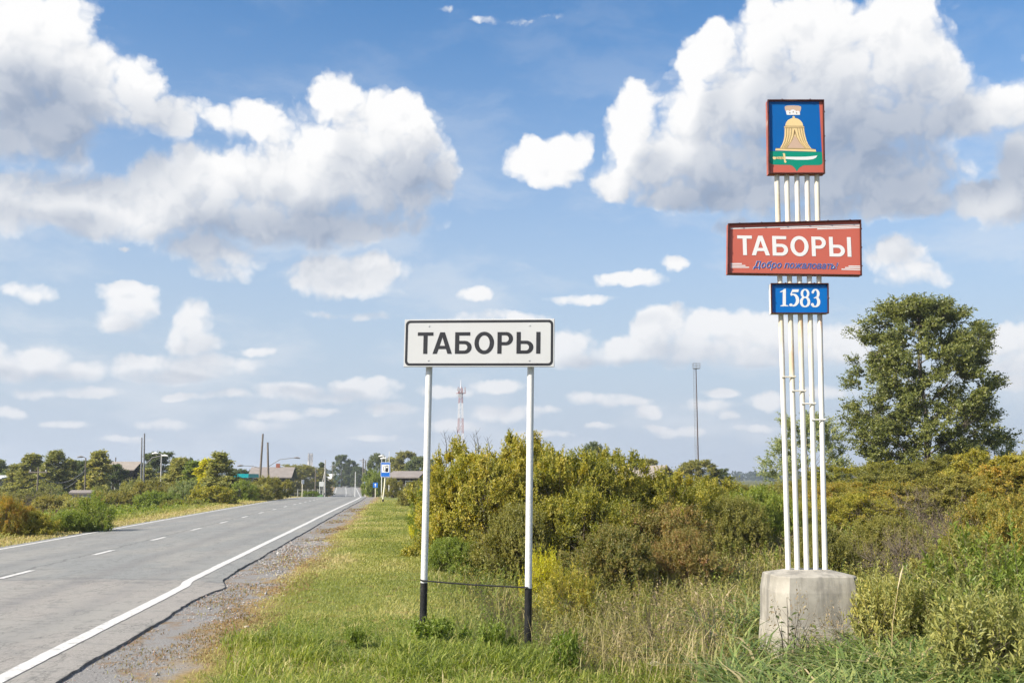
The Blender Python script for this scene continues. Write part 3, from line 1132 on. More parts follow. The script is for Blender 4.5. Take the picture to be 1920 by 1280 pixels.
body = [(425, 490)] + arc(550, 490, 125, 118, 180, 360, 18) + [(690, 492), (690, 515)] + tr_[::-1] + [(770, 812), (835, 822), (842, 858), (272, 840), (280, 808), (340, 808)] + tl[::-1] + [(408, 512), (408, 490)]
cr('tent', [[body]], m_gold, 2)
cr('tent_ball', [[arc(546, 360, 17, 17, 0, 340, 12)]], m_gold, 2)
door = [(551, 620), (530, 670), (500, 720), (465, 765), (430, 803), (690, 808), (645, 765), (610, 715), (580, 665)]
cr('tent_door', [[door]], m_tan, 3)


def pen(pts, w):
    """an outline of width w along a drawn line"""
    l_, r_ = [], []
    for i, p in enumerate(pts):
        a_, b_ = pts[max(i - 1, 0)], pts[min(i + 1, len(pts) - 1)]
        dx, dy = b_[0] - a_[0], b_[1] - a_[1]
        n_ = math.hypot(dx, dy) or 1
        l_.append((p[0] - dy / n_ * w / 2, p[1] + dx / n_ * w / 2))
        r_.append((p[0] + dy / n_ * w / 2, p[1] - dx / n_ * w / 2))
    return [l_ + r_[::-1]]


lines = [[(408, 490), (690, 492)], [(415, 514), (686, 514)], [(280, 808), (835, 822)], [(551, 540), (551, 620)], [(551, 545), (530, 640), (500, 710), (430, 803)], [(551, 545), (575, 640), (610, 715), (690, 808)],
         [(440, 515), (436, 620), (410, 720), (365, 803)], [(475, 515), (468, 620), (440, 720), (390, 803)], [(512, 515), (500, 620), (465, 720), (410, 803)],
         [(590, 515), (605, 620), (640, 720), (705, 808)], [(625, 515), (640, 620), (670, 720), (730, 808)], [(660, 515), (670, 620), (695, 720), (752, 808)]]
cr('tent_folds', [pen(l_, 4.5) for l_ in lines], m_outl, 4, stack=.0001)
blade = [(410, 930), (560, 932), (700, 930), (790, 922), (858, 912), (835, 945), (790, 966), (720, 974), (560, 974), (412, 962)]
cr('sabre_blade', [[blade]], m_white, 2)
hilt = [(412, 935), (400, 932), (330, 930), (270, 934), (248, 928), (232, 942), (240, 966), (262, 970), (280, 960), (330, 966), (400, 966), (412, 962)]
guard = [(380, 905), (374, 885), (392, 876), (408, 890), (410, 930), (412, 985), (424, 1000), (412, 1022), (392, 1010), (388, 960)]
cr('sabre_hilt', [[hilt], [guard]], m_gold, 2, stack=.0002)
cr('hilt_marks', [pen([(292 + 22 * i, 934), (282 + 22 * i, 964)], 6) for i in range(5)], m_outl, 3)

# name box (its outline widens towards the right)
q = corners([(1365, 512.5), (1616, 516), (1614.5, 412), (1366, 419)])
bx, inn = sign_box('name_box', q, rim=.009)
rivets(bx, q, (7, 3, 6, 3))


def npt(px, py):
    p_ = W(1350 + px / 6.4, 400 + py / 6.4, MY + FACE) - mon.location
    return (p_.x, p_.z)


def nbar(pts):
    return [[npt(*p) for p in pts]]


bars = [nbar([(128, 176), (1700, 128), (1700, 140), (128, 190)]), nbar([(722, 178), (1700, 148), (1700, 160), (722, 190)]), nbar([(1168, 181), (1700, 168), (1700, 178), (1168, 194)]),
        nbar([(128, 598), (262, 598), (262, 611), (128, 611)]), nbar([(128, 620), (305, 621), (305, 633), (128, 632)]), nbar([(128, 641), (350, 642), (350, 654), (128, 653)]),
        nbar([(1542, 627), (1700, 628), (1700, 641), (1542, 640)]), nbar([(1500, 645), (1700, 649), (1700, 661), (1500, 657)]), nbar([(1458, 664), (1700, 671), (1700, 683), (1458, 677)])]
obj('stripe_print', flat_mesh('stripe_print', bars, m_white, FACE - .0015), bx)
pa, pb = npt(212, 500), npt(1578, 522)
sx_ = (pb[0] - pa[0]) / 927.0
hz_ = npt(212, 265)[1] - pa[1]
sl_ = (pb[1] - pa[1]) / (pb[0] - pa[0])
for lt in xf(word_tabory(), sx_, hz_ / 163.0, pa[0], pa[1], sl_):
    cxl = sum(p[0] for p in lt[0]) / len(lt[0])
    czl = sum(p[1] for p in lt[0]) / len(lt[0])
    ln = obj('letter', flat_mesh('letter', [lt], m_white, FACE - .0030), bx)


def text_mesh(name, body, size, mat, offset=0.0, shear=0.0):
    cu = bpy.data.curves.new(name, 'FONT')
    cu.body = body
    cu.size = size
    cu.offset = offset
    cu.shear = shear
    cu.align_x = 'CENTER'
    cu.resolution_u = 3
    o = bpy.data.objects.new(name, cu)
    COL.objects.link(o)
    dg = bpy.context.evaluated_depsgraph_get()
    dg.update()
    me = bpy.data.meshes.new_from_object(o.evaluated_get(dg))
    bpy.data.objects.remove(o)
    bpy.data.curves.remove(cu)
    me.name = name
    me.materials.clear()
    me.materials.append(mat)
    return me


def fit_text(me, xa, xb, zbase, zcap, y, slope=0.0):
    co = np.empty(len(me.vertices) * 3, np.float32)
    me.vertices.foreach_get('co', co)
    co = co.reshape(-1, 3)
    lo, hi = co[:, 0].min(), co[:, 0].max()
    capz = fit_text.cap
    X = xa + (co[:, 0] - lo) / (hi - lo) * (xb - xa)
    Z = zbase + co[:, 1] / capz * (zcap - zbase) + slope * (X - xa)
    me.vertices.foreach_set('co', np.stack([X, np.full_like(X, y), Z], -1).astype(np.float32).ravel())
    me.update()
    return me


fit_text.cap = 0.72
ta, tb = npt(395, 652), npt(1418, 668)
cap = npt(395, 572)[1] - ta[1]
sl2 = (tb[1] - ta[1]) / (tb[0] - ta[0])
g_ = (tb[0] - ta[0]) * 0.004
obj('greeting_outline', fit_text(text_mesh('greeting_outline', 'Добро пожаловать!', 1.0, m_white, .020, .32), ta[0] - g_, tb[0] + g_, ta[1], ta[1] + cap, FACE - .0025, sl2), bx)
obj('greeting_lettering', fit_text(text_mesh('greeting_lettering', 'Добро пожаловать!', 1.0, m_lblue, .010, .32), ta[0], tb[0], ta[1], ta[1] + cap, FACE - .0040, sl2), bx)

# year box
q = corners([(1447, 587), (1554, 587), (1553.5, 531), (1446, 531)])
bx, inn = sign_box('year_box', q, rim=.008, face_mat=m_blue2, side_mat=plain('white_box_side', (.62, .60, .58), .5, .1, 6, dirt=(.25, .12, .09)))
rivets(bx, q, (2, 1, 2, 1))


def vstroke(pts, ws):
    """a stroke of changing width along points"""
    l_, r_ = [], []
    for i, p in enumerate(pts):
        a_, b_ = pts[max(i - 1, 0)], pts[min(i + 1, len(pts) - 1)]
        dx, dy = b_[0] - a_[0], b_[1] - a_[1]
        n_ = math.hypot(dx, dy) or 1
        l_.append((p[0] - dy / n_ * ws[i] / 2, p[1] + dx / n_ * ws[i] / 2))
        r_.append((p[0] + dy / n_ * ws[i] / 2, p[1] - dx / n_ * ws[i] / 2))
    return [l_ + r_[::-1]]


def curve_w(cx, cy, rx, ry, a0, a1, wv, wh, n=18):
    """an elliptic stroke, thick where it runs upright, thin where it runs level"""
    pts = arc(cx, cy, rx, ry, a0, a1, n)
    ws = [wh + (wv - wh) * abs(math.cos(R(a0 + (a1 - a0) * i / n))) for i in range(n + 1)]
    return vstroke(pts, ws)


# digits in picture coordinates (y down)
D1 = [[[(748, 925), (766, 908), (790, 903), (790, 1098), (820, 1106), (820, 1114), (724, 1114), (724, 1106), (752, 1098), (752, 940), (722, 948), (722, 938)]]]
D5 = [[[(868, 912), (948, 912), (938, 945), (868, 945), (862, 972), (842, 972)]], curve_w(874, 1040, 56, 68, -118, 95, 40, 16), [arc(850, 1098, 20, 18, 0, 340, 12)]]
D8 = [curve_w(1020, 962, 38, 48, 0, 360, 30, 13, 26), curve_w(1020, 1062, 46, 56, 0, 360, 34, 13, 26)]
D3 = [curve_w(1145, 965, 34, 50, -165, 80, 32, 14), curve_w(1140, 1062, 44, 56, -85, 130, 38, 14), [arc(1108, 1094, 19, 18, 0, 340, 12)], [arc(1112, 950, 13, 13, 0, 340, 10)], [[(1125, 1010), (1150, 1004), (1165, 1016), (1125, 1020)]]]
for dg_ in (D1, D5, D8, D3):
    polys = [[[npt(*p) for p in lp] for lp in loops] for loops in dg_]
    obj('digit', flat_mesh('digit', polys, m_white, FACE - .0015, .0004), bx)

# ------------------------------------------------------------------ vegetation generators
def unit(v):
    return v / np.maximum(np.linalg.norm(v, axis=-1, keepdims=True), 1e-9)


def leaves(pos, d, nrm, ln, wd, fold=0.25):
    """one folded four-cornered leaf per point: base, two sides, tip"""
    d = unit(d)
    side = unit(np.cross(d, nrm))
    up = np.cross(side, d)
    ln, wd = ln[:, None], wd[:, None]
    mid = pos + d * ln * 0.48
    a = mid + side * wd * 0.5 + up * wd * fold * 0.5
    b_ = mid - side * wd * 0.5 + up * wd * fold * 0.5
    tip = pos + d * ln - up * ln * 0.12
    v = np.stack([pos, a, tip, b_], 1).reshape(-1, 3)
    f = (np.arange(len(pos)) * 4)[:, None] + np.arange(4)[None, :]
    return v, f


def shoots_to_leaves(rng, end, dr, slen, nl, ll, lw, droop=0.0, spread=0.9, rnd_shoot=0.5, face=None, tone=None):
    """leaves set alternately along shoots given by end point and direction"""
    n = len(end)
    t = (np.arange(nl)[None, :] + rng.random((n, nl))) / nl
    base = end - dr * slen[:, None]
    # shoots curve a little
    cv = unit(rng.normal(size=(n, 3))) * (slen * 0.18)[:, None]
    pos = base[:, None, :] + dr[:, None, :] * (slen[:, None] * t)[..., None] + cv[:, None, :] * (t * (1 - t) * 4)[..., None]
    pos[..., 2] -= droop * (t ** 2) * slen[:, None]
    rad = unit(np.cross(dr[:, None, :], rng.normal(size=(n, nl, 3))))
    ld = unit(dr[:, None, :] * (0.45 + 0.4 * t[..., None]) + rad * spread + np.array([0, 0, 0.05 - droop * 0.5]))
    if face is None:
        face = np.zeros((n, 3))
    nr = unit(np.array([0, 0, 0.8]) + face[:, None, :] * 0.9 + rng.normal(size=(n, nl, 3)) * 0.5)
    size = (1.05 - 0.45 * t) * rng.uniform(0.65, 1.2, (n, nl))
    srnd = rng.random(n) if tone is None else tone * .6 + rng.random(n) * .4
    rr = np.clip(srnd[:, None] * rnd_shoot + rng.random((n, nl)) * (1 - rnd_shoot), 0, 1)
    return pos.reshape(-1, 3), ld.reshape(-1, 3), nr.reshape(-1, 3), (size * ll).ravel(), (size * lw).ravel(), rr.ravel()


def tubes_np(paths, n=4):
    """paths: list of (points (k,3), radii (k,))"""
    V, F, b0 = [], [], 0
    for pts, rad in paths:
        pts = np.asarray(pts, float)
        k = len(pts)
        d = unit(np.gradient(pts, axis=0))
        ref = np.where(np.abs(d[:, 2:3]) < 0.9, np.array([[0, 0, 1.0]]), np.array([[1.0, 0, 0]]))
        a = unit(np.cross(d, ref))
        b_ = np.cross(d, a)
        t = np.arange(n) * 2 * np.pi / n
        v = pts[:, None, :] + (a[:, None, :] * np.cos(t)[None, :, None] + b_[:, None, :] * np.sin(t)[None, :, None]) * np.asarray(rad)[:, None, None]
        V.append(v.reshape(-1, 3))
        i = (np.arange(k - 1)[:, None] * n + np.arange(n)[None, :])
        j = (np.arange(k - 1)[:, None] * n + (np.arange(n)[None, :] + 1) % n)
        F.append(np.stack([i, j, j + n, i + n], -1).reshape(-1, 4) + b0)
        b0 += k * n
    return np.concatenate(V), np.concatenate(F)


def bezier(a, c, b_, k):
    t = np.linspace(0, 1, k)[:, None]
    return (1 - t) ** 2 * np.asarray(a) + 2 * t * (1 - t) * np.asarray(c) + t ** 2 * np.asarray(b_)


BARK = plain('grey_brown_bark', (.14, .115, .09), 0.9, 0.4, 14)
BARK_DARK = plain('dark_bark', (.07, .055, .042), 0.9, 0.4, 14)
BARK_PALE = plain('pale_birch_bark', (.48, .46, .42), 0.8, 0.25, 10, dirt=(.08, .07, .06))


class Proto:
    def __init__(s, crown, stem, w, h):
        s.crown, s.stem, s.w, s.h = crown, stem, w, h


def make_bush(seed, w, h, nsh, nl, ll, lw, slen=0.42, nlobe=14, upright=0.35, twigs=120, rnd_shoot=0.5, top_shoots=0.05, nclump=420, clump=.27):
    """lobed dome of leafy shoots on many thin stems"""
    rng = np.random.default_rng(seed)
    ang = rng.random(nlobe) * 2 * np.pi
    rr = np.sqrt(rng.random(nlobe)) * 0.36 * w
    lz = h * rng.uniform(0.30, 0.70, nlobe) * (1 - 0.55 * (rr / (0.5 * w)) ** 2)
    lc = np.stack([rr * np.cos(ang), rr * np.sin(ang), lz], -1)
    lr = rng.uniform(0.20, 0.32, nlobe) * min(w * 0.75, h * 1.15)
    lr = np.minimum(lr, h - lz)
    lr[0:2] = np.maximum(lr[0:2], (h - lz[0:2]) * 0.95)
    pk = lr ** 2 / np.sum(lr ** 2)
    # leaf clumps on the skin of the lobes, then short shoots spraying out of each clump
    nc = nclump
    ci = rng.choice(nlobe, nc, p=pk)
    cd = unit(rng.normal(size=(nc, 3)) + np.array([0, 0, 0.30]))
    cc = lc[ci] + cd * (lr[ci] * rng.uniform(0.55, 1.0, nc) ** .5)[:, None]
    inside_ = np.zeros(nc)
    for i in range(nlobe):
        inside_ += (np.linalg.norm(cc - lc[i], axis=1) < lr[i] * .72)
    okc = (inside_ < 1) | (rng.random(nc) < .18)
    cc, cd, ci = cc[okc], cd[okc], ci[okc]
    lowc = cc[:, 2] < 0.10 * h
    cc[lowc, 2] = rng.uniform(0.05, 0.28, lowc.sum()) * h
    nc = len(cc)
    crad = clump * rng.uniform(.6, 1.35, nc)
    k = rng.integers(0, nc, nsh)
    li = ci[k]
    dd = unit(rng.normal(size=(nsh, 3)) + cd[k] * 1.0)
    end = cc[k] + dd * (crad[k] * rng.uniform(.65, 1.0, nsh))[:, None]
    end[:, 2] = np.minimum(end[:, 2], h * 1.02)
    low_ = end[:, 2] < 0.05 * h
    end[low_, 2] = rng.uniform(0.02, 0.2, low_.sum()) * h
    dr = unit(dd * 0.9 + cd[k] * .3 + np.array([0, 0, upright * .6]) + rng.normal(size=(nsh, 3)) * 0.3)
    sl = np.minimum(slen, crad[k] * 1.3) * rng.uniform(0.7, 1.2, nsh)
    ctone = rng.random(nc)
    # some long shoots break the outline
    lg = (rng.random(nsh) < top_shoots) & (dd[:, 2] > -0.1)
    dr[lg] = unit(dr[lg] * 0.5 + np.array([0, 0, 0.8]))
    end[lg] += dr[lg] * (slen * rng.uniform(0.1, 0.55, lg.sum()))[:, None]
    pos, ld, nr, L, Wd, rn = shoots_to_leaves(rng, end, dr, sl, nl, ll, lw, rnd_shoot=rnd_shoot, face=unit(dd + cd[k] * .8), tone=ctone[k])
    keep = pos[:, 2] > 0.02
    pos, ld, nr, L, Wd, rn = (q_[keep] for q_ in (pos, ld, nr, L, Wd, rn))
    v, f = leaves(pos, ld, nr, L, Wd)
    crown = mesh_np('crown', v, [f], None, {'rnd': ('FACE', rn)})
    paths = []
    for i in range(nlobe):
        for _ in range(3):
            b0 = np.array([rng.normal() * .06 * w, rng.normal() * .06 * w, -0.1])
            e_ = lc[i] + rng.normal(size=3) * lr[i] * 0.4
            paths.append((bezier(b0, (b0 + e_) / 2 + np.array([0, 0, 0.18 * h]), e_, 5), np.linspace(.018, .006, 5) * (h / 2.2)))
    pick = rng.choice(nsh, min(twigs, nsh), replace=False)
    for i in pick:
        s0 = lc[li[i]] * 0.6 + (end[i] - dr[i] * sl[i]) * 0.4
        paths.append((np.stack([s0, end[i] - dr[i] * sl[i] * 0.9, end[i] + dr[i] * 0.02]), np.array([.007, .0045, .002]) * (h / 2.2)))
    V, F = tubes_np(paths, 3)
    return Proto(crown, mesh_np('stems', V, [F], None), w, h)


def make_tree(seed, h, w, clear, nprim, nsec, nsh, nl, ll, lw, trunk_r, slen=0.5, top=1.0, clus=0.55, shape='oval', droop=0.0, upright=0.2, spreadz=0.8):
    """trunk, limbs and branches with leafy shoots gathered at the branch ends; crown in an envelope"""
    rng = np.random.default_rng(seed)

    def envelope(t):
        if shape == 'oval':
            return np.sqrt(np.clip(1 - ((t - 0.40) / 0.64) ** 2, 0.02, 1))
        if shape == 'cone':
            return np.clip(1.05 - t, 0.04, 1) * np.clip(t * 6 + .35, 0, 1)
        if shape == 'birch':
            return np.clip(1.03 - t, 0.04, 1) ** 0.62 * np.clip(t * 4 + .45, 0, 1)
        return np.ones_like(t)
    lean = rng.normal(size=2) * 0.02 * h
    tk = 8
    tt = np.linspace(0, 1, tk)
    trunk = np.stack([lean[0] * tt ** 2 + rng.normal(size=tk) * .008 * h * tt, lean[1] * tt ** 2 + rng.normal(size=tk) * .008 * h * tt, -0.15 + (h * 0.93 + .15) * tt], -1)
    paths = [(trunk, trunk_r * (1 - 0.88 * tt) + .004)]

    def at_trunk(z):
        return np.array([np.interp(z, trunk[:, 2], trunk[:, i]) for i in range(3)])
    prim, ends = [], []
    for i in range(nprim):
        t = (i + rng.random()) / nprim
        z = clear * h + (1 - clear) * h * t * 0.97
        rad = 0.5 * w * float(envelope(np.array(t))) * rng.uniform(0.62, 0.95)
        a = i * 2.399 + rng.normal() * .5
        e_ = at_trunk(z) + np.array([math.cos(a) * rad, math.sin(a) * rad, 0])
        st = at_trunk(max(clear * h * 0.6, z - rad * spreadz))
        c_ = (st + e_) / 2 + np.array([0, 0, -0.1 * rad if droop <= 0 else 0.25 * rad])
        p = bezier(st, c_, e_, 6)
        r0 = trunk_r * 0.42 * (1 - 0.7 * t)
        paths.append((p, np.linspace(r0, r0 * .2, 6)))
        prim.append(p)
        ends.append(e_)
    P = np.array(prim)
    flat = P[:, 2:, :].reshape(-1, 3)
    for i in range(nsec):
        t = rng.random()
        z = clear * h + (1 - clear) * h * t
        rad = 0.5 * w * float(envelope(np.array(t))) * math.sqrt(rng.uniform(0.12, 1.0))
        a = rng.random() * 2 * math.pi
        e_ = at_trunk(z) + np.array([math.cos(a) * rad, math.sin(a) * rad, rng.normal() * .02 * h])
        dd = np.linalg.norm((flat - e_) * np.array([1, 1, 1.3]), axis=1) + np.where(flat[:, 2] > e_[2], 0.3 * w, 0)
        s_ = flat[np.argmin(dd)]
        paths.append((bezier(s_, (s_ + e_) / 2 + np.array([0, 0, .04 * h]) * rng.normal(), e_, 4), np.linspace(trunk_r * .09, trunk_r * .025, 4)))
        ends.append(e_)
    ends.append(at_trunk(h * .95))
    ends = np.array(ends)
    cs = clus * w / math.sqrt(len(ends)) * 1.15
    li = rng.integers(0, len(ends), nsh)
    csz = cs * rng.uniform(0.6, 1.25, len(ends))
    dd = unit(rng.normal(size=(nsh, 3)))
    end = ends[li] + dd * (csz[li] * rng.uniform(0.25, 1.0, nsh) ** .6)[:, None] * np.array([1, 1, .85])
    end[:, 2] = np.minimum(end[:, 2], h * 1.0)
    axis = np.stack([np.interp(end[:, 2], trunk[:, 2], trunk[:, 0]), np.interp(end[:, 2], trunk[:, 2], trunk[:, 1])], -1)
    out = unit(np.concatenate([end[:, :2] - axis, np.zeros((nsh, 1))], 1))
    dr = unit(dd * 0.7 + out * 0.5 + np.array([0, 0, upright]) + rng.normal(size=(nsh, 3)) * .25)
    pos, ld, nr, L, Wd, rn = shoots_to_leaves(rng, end, dr, slen * rng.uniform(.6, 1.2, nsh), nl, ll, lw, droop=droop, face=unit(dd + out))
    keep = pos[:, 2] > 0.03
    pos, ld, nr, L, Wd, rn = (q_[keep] for q_ in (pos, ld, nr, L, Wd, rn))
    v, f = leaves(pos, ld, nr, L, Wd)
    crown = mesh_np('crown', v, [f], None, {'rnd': ('FACE', rn)})
    V, F = tubes_np(paths, 5)
    return Proto(crown, mesh_np('trunk', V, [F], None, smooth=True), w, h)


def plant(name, proto, mat, x, y, w, h, rot, label, cat, group=None, bark=BARK, stem='stems', z=None, sink=0.0):
    """a thing with its crown and its stems or trunk"""
    t = thing(name, label, cat, (x, y, (gz(x, y) if z is None else z) - sink), (0, 0, rot), group)
    t.scale = (w / proto.w, w / proto.w, h / proto.h)
    for nm, me, mt in (('crown', proto.crown, mat), (stem, proto.stem, bark)):
        if len(me.materials) == 0:
            me.materials.append(mt)
        o = obj(nm, me, t)
        o.material_slots[0].link = 'OBJECT'
        o.material_slots[0].material = mt
    return t


# foliage colours
L_YG = leaf_mat('leaf_yellow_green', [(.11, .135, .025), (.21, .222, .038), (.33, .31, .052), (.48, .41, .075), (.62, .46, .10)])
L_OLIVE = leaf_mat('leaf_olive', [(.12, .132, .03), (.205, .205, .047), (.31, .285, .07), (.44, .36, .10)])
L_GREEN = leaf_mat('leaf_fresh_green', [(0.095, 0.140, 0.025), (0.168, 0.224, 0.037), (0.258, 0.314, 0.056), (0.392, 0.403, 0.078)])
L_GREY = leaf_mat('leaf_grey_green', [(0.109, 0.148, 0.059), (0.198, 0.248, 0.090), (0.317, 0.357, 0.140), (0.457, 0.436, 0.178)])
L_DARK = leaf_mat('leaf_dark_green', [(0.061, 0.088, 0.029), (0.094, 0.127, 0.037), (0.138, 0.171, 0.050), (0.209, 0.220, 0.066)])
L_RED = leaf_mat('leaf_reddish_brown', [(0.103, 0.121, 0.029), (0.184, 0.190, 0.046), (0.276, 0.241, 0.069), (0.345, 0.241, 0.086), (0.356, 0.167, 0.075)])
L_ORANGE = leaf_mat('leaf_orange', [(0.112, 0.140, 0.028), (0.202, 0.213, 0.045), (0.314, 0.280, 0.056), (0.470, 0.347, 0.067), (0.650, 0.358, 0.078)])
L_BROWN = leaf_mat('leaf_dry_brown', [(0.140, 0.109, 0.069), (0.238, 0.178, 0.109), (0.357, 0.268, 0.159), (0.278, 0.259, 0.079)], trans=0.2)
L_GOLD = leaf_mat('leaf_golden', [(0.238, 0.278, 0.040), (0.516, 0.436, 0.040), (0.620, 0.620, 0.050), (0.620, 0.620, 0.059)])
L_POPLAR = leaf_mat('leaf_poplar', [(0.083, 0.105, 0.029), (0.138, 0.160, 0.040), (0.209, 0.226, 0.055), (0.330, 0.319, 0.099)], rough=0.38, spec=0.45)
L_PALE = leaf_mat('leaf_pale_green', [(0.161, 0.184, 0.063), (0.287, 0.299, 0.092), (0.414, 0.391, 0.115), (0.552, 0.483, 0.127)])
L_WEED = leaf_mat('leaf_weed', [(.09, .14, .025), (.15, .21, .035), (.22, .28, .05), (.32, .35, .08)])

L_AUTUMN = leaf_mat('leaf_autumn', [(.12, .15, .03), (.24, .25, .05), (.38, .31, .06), (.50, .29, .06), (.54, .23, .06)])

L_BIRCH = leaf_mat('leaf_birch', [(0.138, 0.156, 0.048), (0.237, 0.250, 0.069), (0.362, 0.350, 0.094), (0.500, 0.425, 0.106)])

# bushes near, middling and far
NB = [make_bush(11, 4.6, 2.9, 4200, 17, .100, .050, slen=.46, nlobe=26),
      make_bush(12, 3.6, 2.5, 3200, 17, .096, .048, slen=.42, nlobe=22),
      make_bush(13, 2.6, 1.5, 2200, 16, .080, .034, slen=.36, nlobe=16, upright=.6),
      make_bush(14, 3.4, 1.9, 2800, 16, .088, .040, slen=.40, nlobe=19, upright=.5)]
WB = [make_bush(21, 1.7, 1.25, 460, 18, .110, .036, slen=.5, nlobe=14, upright=1.4, twigs=200, top_shoots=.3, nclump=260, clump=.30),
      make_bush(22, 1.5, 1.0, 380, 16, .115, .040, slen=.46, nlobe=14, upright=1.4, twigs=160, top_shoots=.3, nclump=240, clump=.30)]
MBU = [make_bush(31, 4.5, 3.2, 1000, 14, .20, .12, slen=.7, nlobe=16, twigs=40, nclump=220, clump=.45),
       make_bush(32, 4.0, 2.4, 900, 14, .19, .11, slen=.6, nlobe=15, twigs=40, upright=.5, nclump=220, clump=.45),
       make_bush(33, 3.6, 3.6, 950, 14, .20, .11, slen=.7, nlobe=16, twigs=40, upright=.7, nclump=220, clump=.45)]
TWIG = make_bush(41, 3.0, 1.9, 420, 6, .05, .02, slen=.5, nlobe=18, upright=.8, twigs=420, top_shoots=.4, nclump=300, clump=.4)
POPLAR = make_tree(51, 10.6, 7.6, .06, 40, 330, 11500, 11, .14, .105, .17, slen=.55, clus=1.42, shape='oval')
SMALLT = make_tree(52, 4.6, 4.6, .03, 22, 80, 2000, 12, .12, .08, .07, slen=.5, clus=1.1, shape='oval', upright=.5)
FT_BIRCH = [make_tree(61, 9.5, 4.6, .02, 26, 110, 2400, 9, .27, .19, .11, slen=.8, clus=1.05, shape='birch', droop=.25),
            make_tree(62, 9.0, 4.0, .02, 24, 100, 2200, 9, .27, .19, .10, slen=.8, clus=1.05, shape='birch', droop=.25)]
FT_ROUND = [make_tree(63, 8.0, 7.2, .04, 24, 100, 2400, 9, .30, .21, .16, slen=.8, clus=1.15, shape='oval'),
            make_tree(64, 9.5, 6.4, .06, 22, 100, 2400, 9, .30, .21, .17, slen=.8, clus=1.05, shape='oval')]
FT_CONE = make_tree(65, 8.5, 4.2, .02, 40, 110, 1600, 9, .32, .16, .12, slen=.6, clus=.9, shape='cone', spreadz=-.1, upright=-.1)

# ------------------------------------------------------------------ trees and bushes where they stand
rnd = random.Random(7)


def put(name, proto, mat, px, wpx, top, Y, label, cat='bush', group=None, bark=BARK, stem='stems', hmin=0.5):
    p = W(px, top, Y)
    w = wpx / FPX * Y * (1.0 if stem == 'stems' or Y < 60 else 1.6)
    g = gz(p.x, Y)
    h = max(hmin, p.z - g)
    return plant(name, proto, mat, p.x, Y, w, h, rnd.uniform(0, 6.28), label, cat, group, bark, stem)


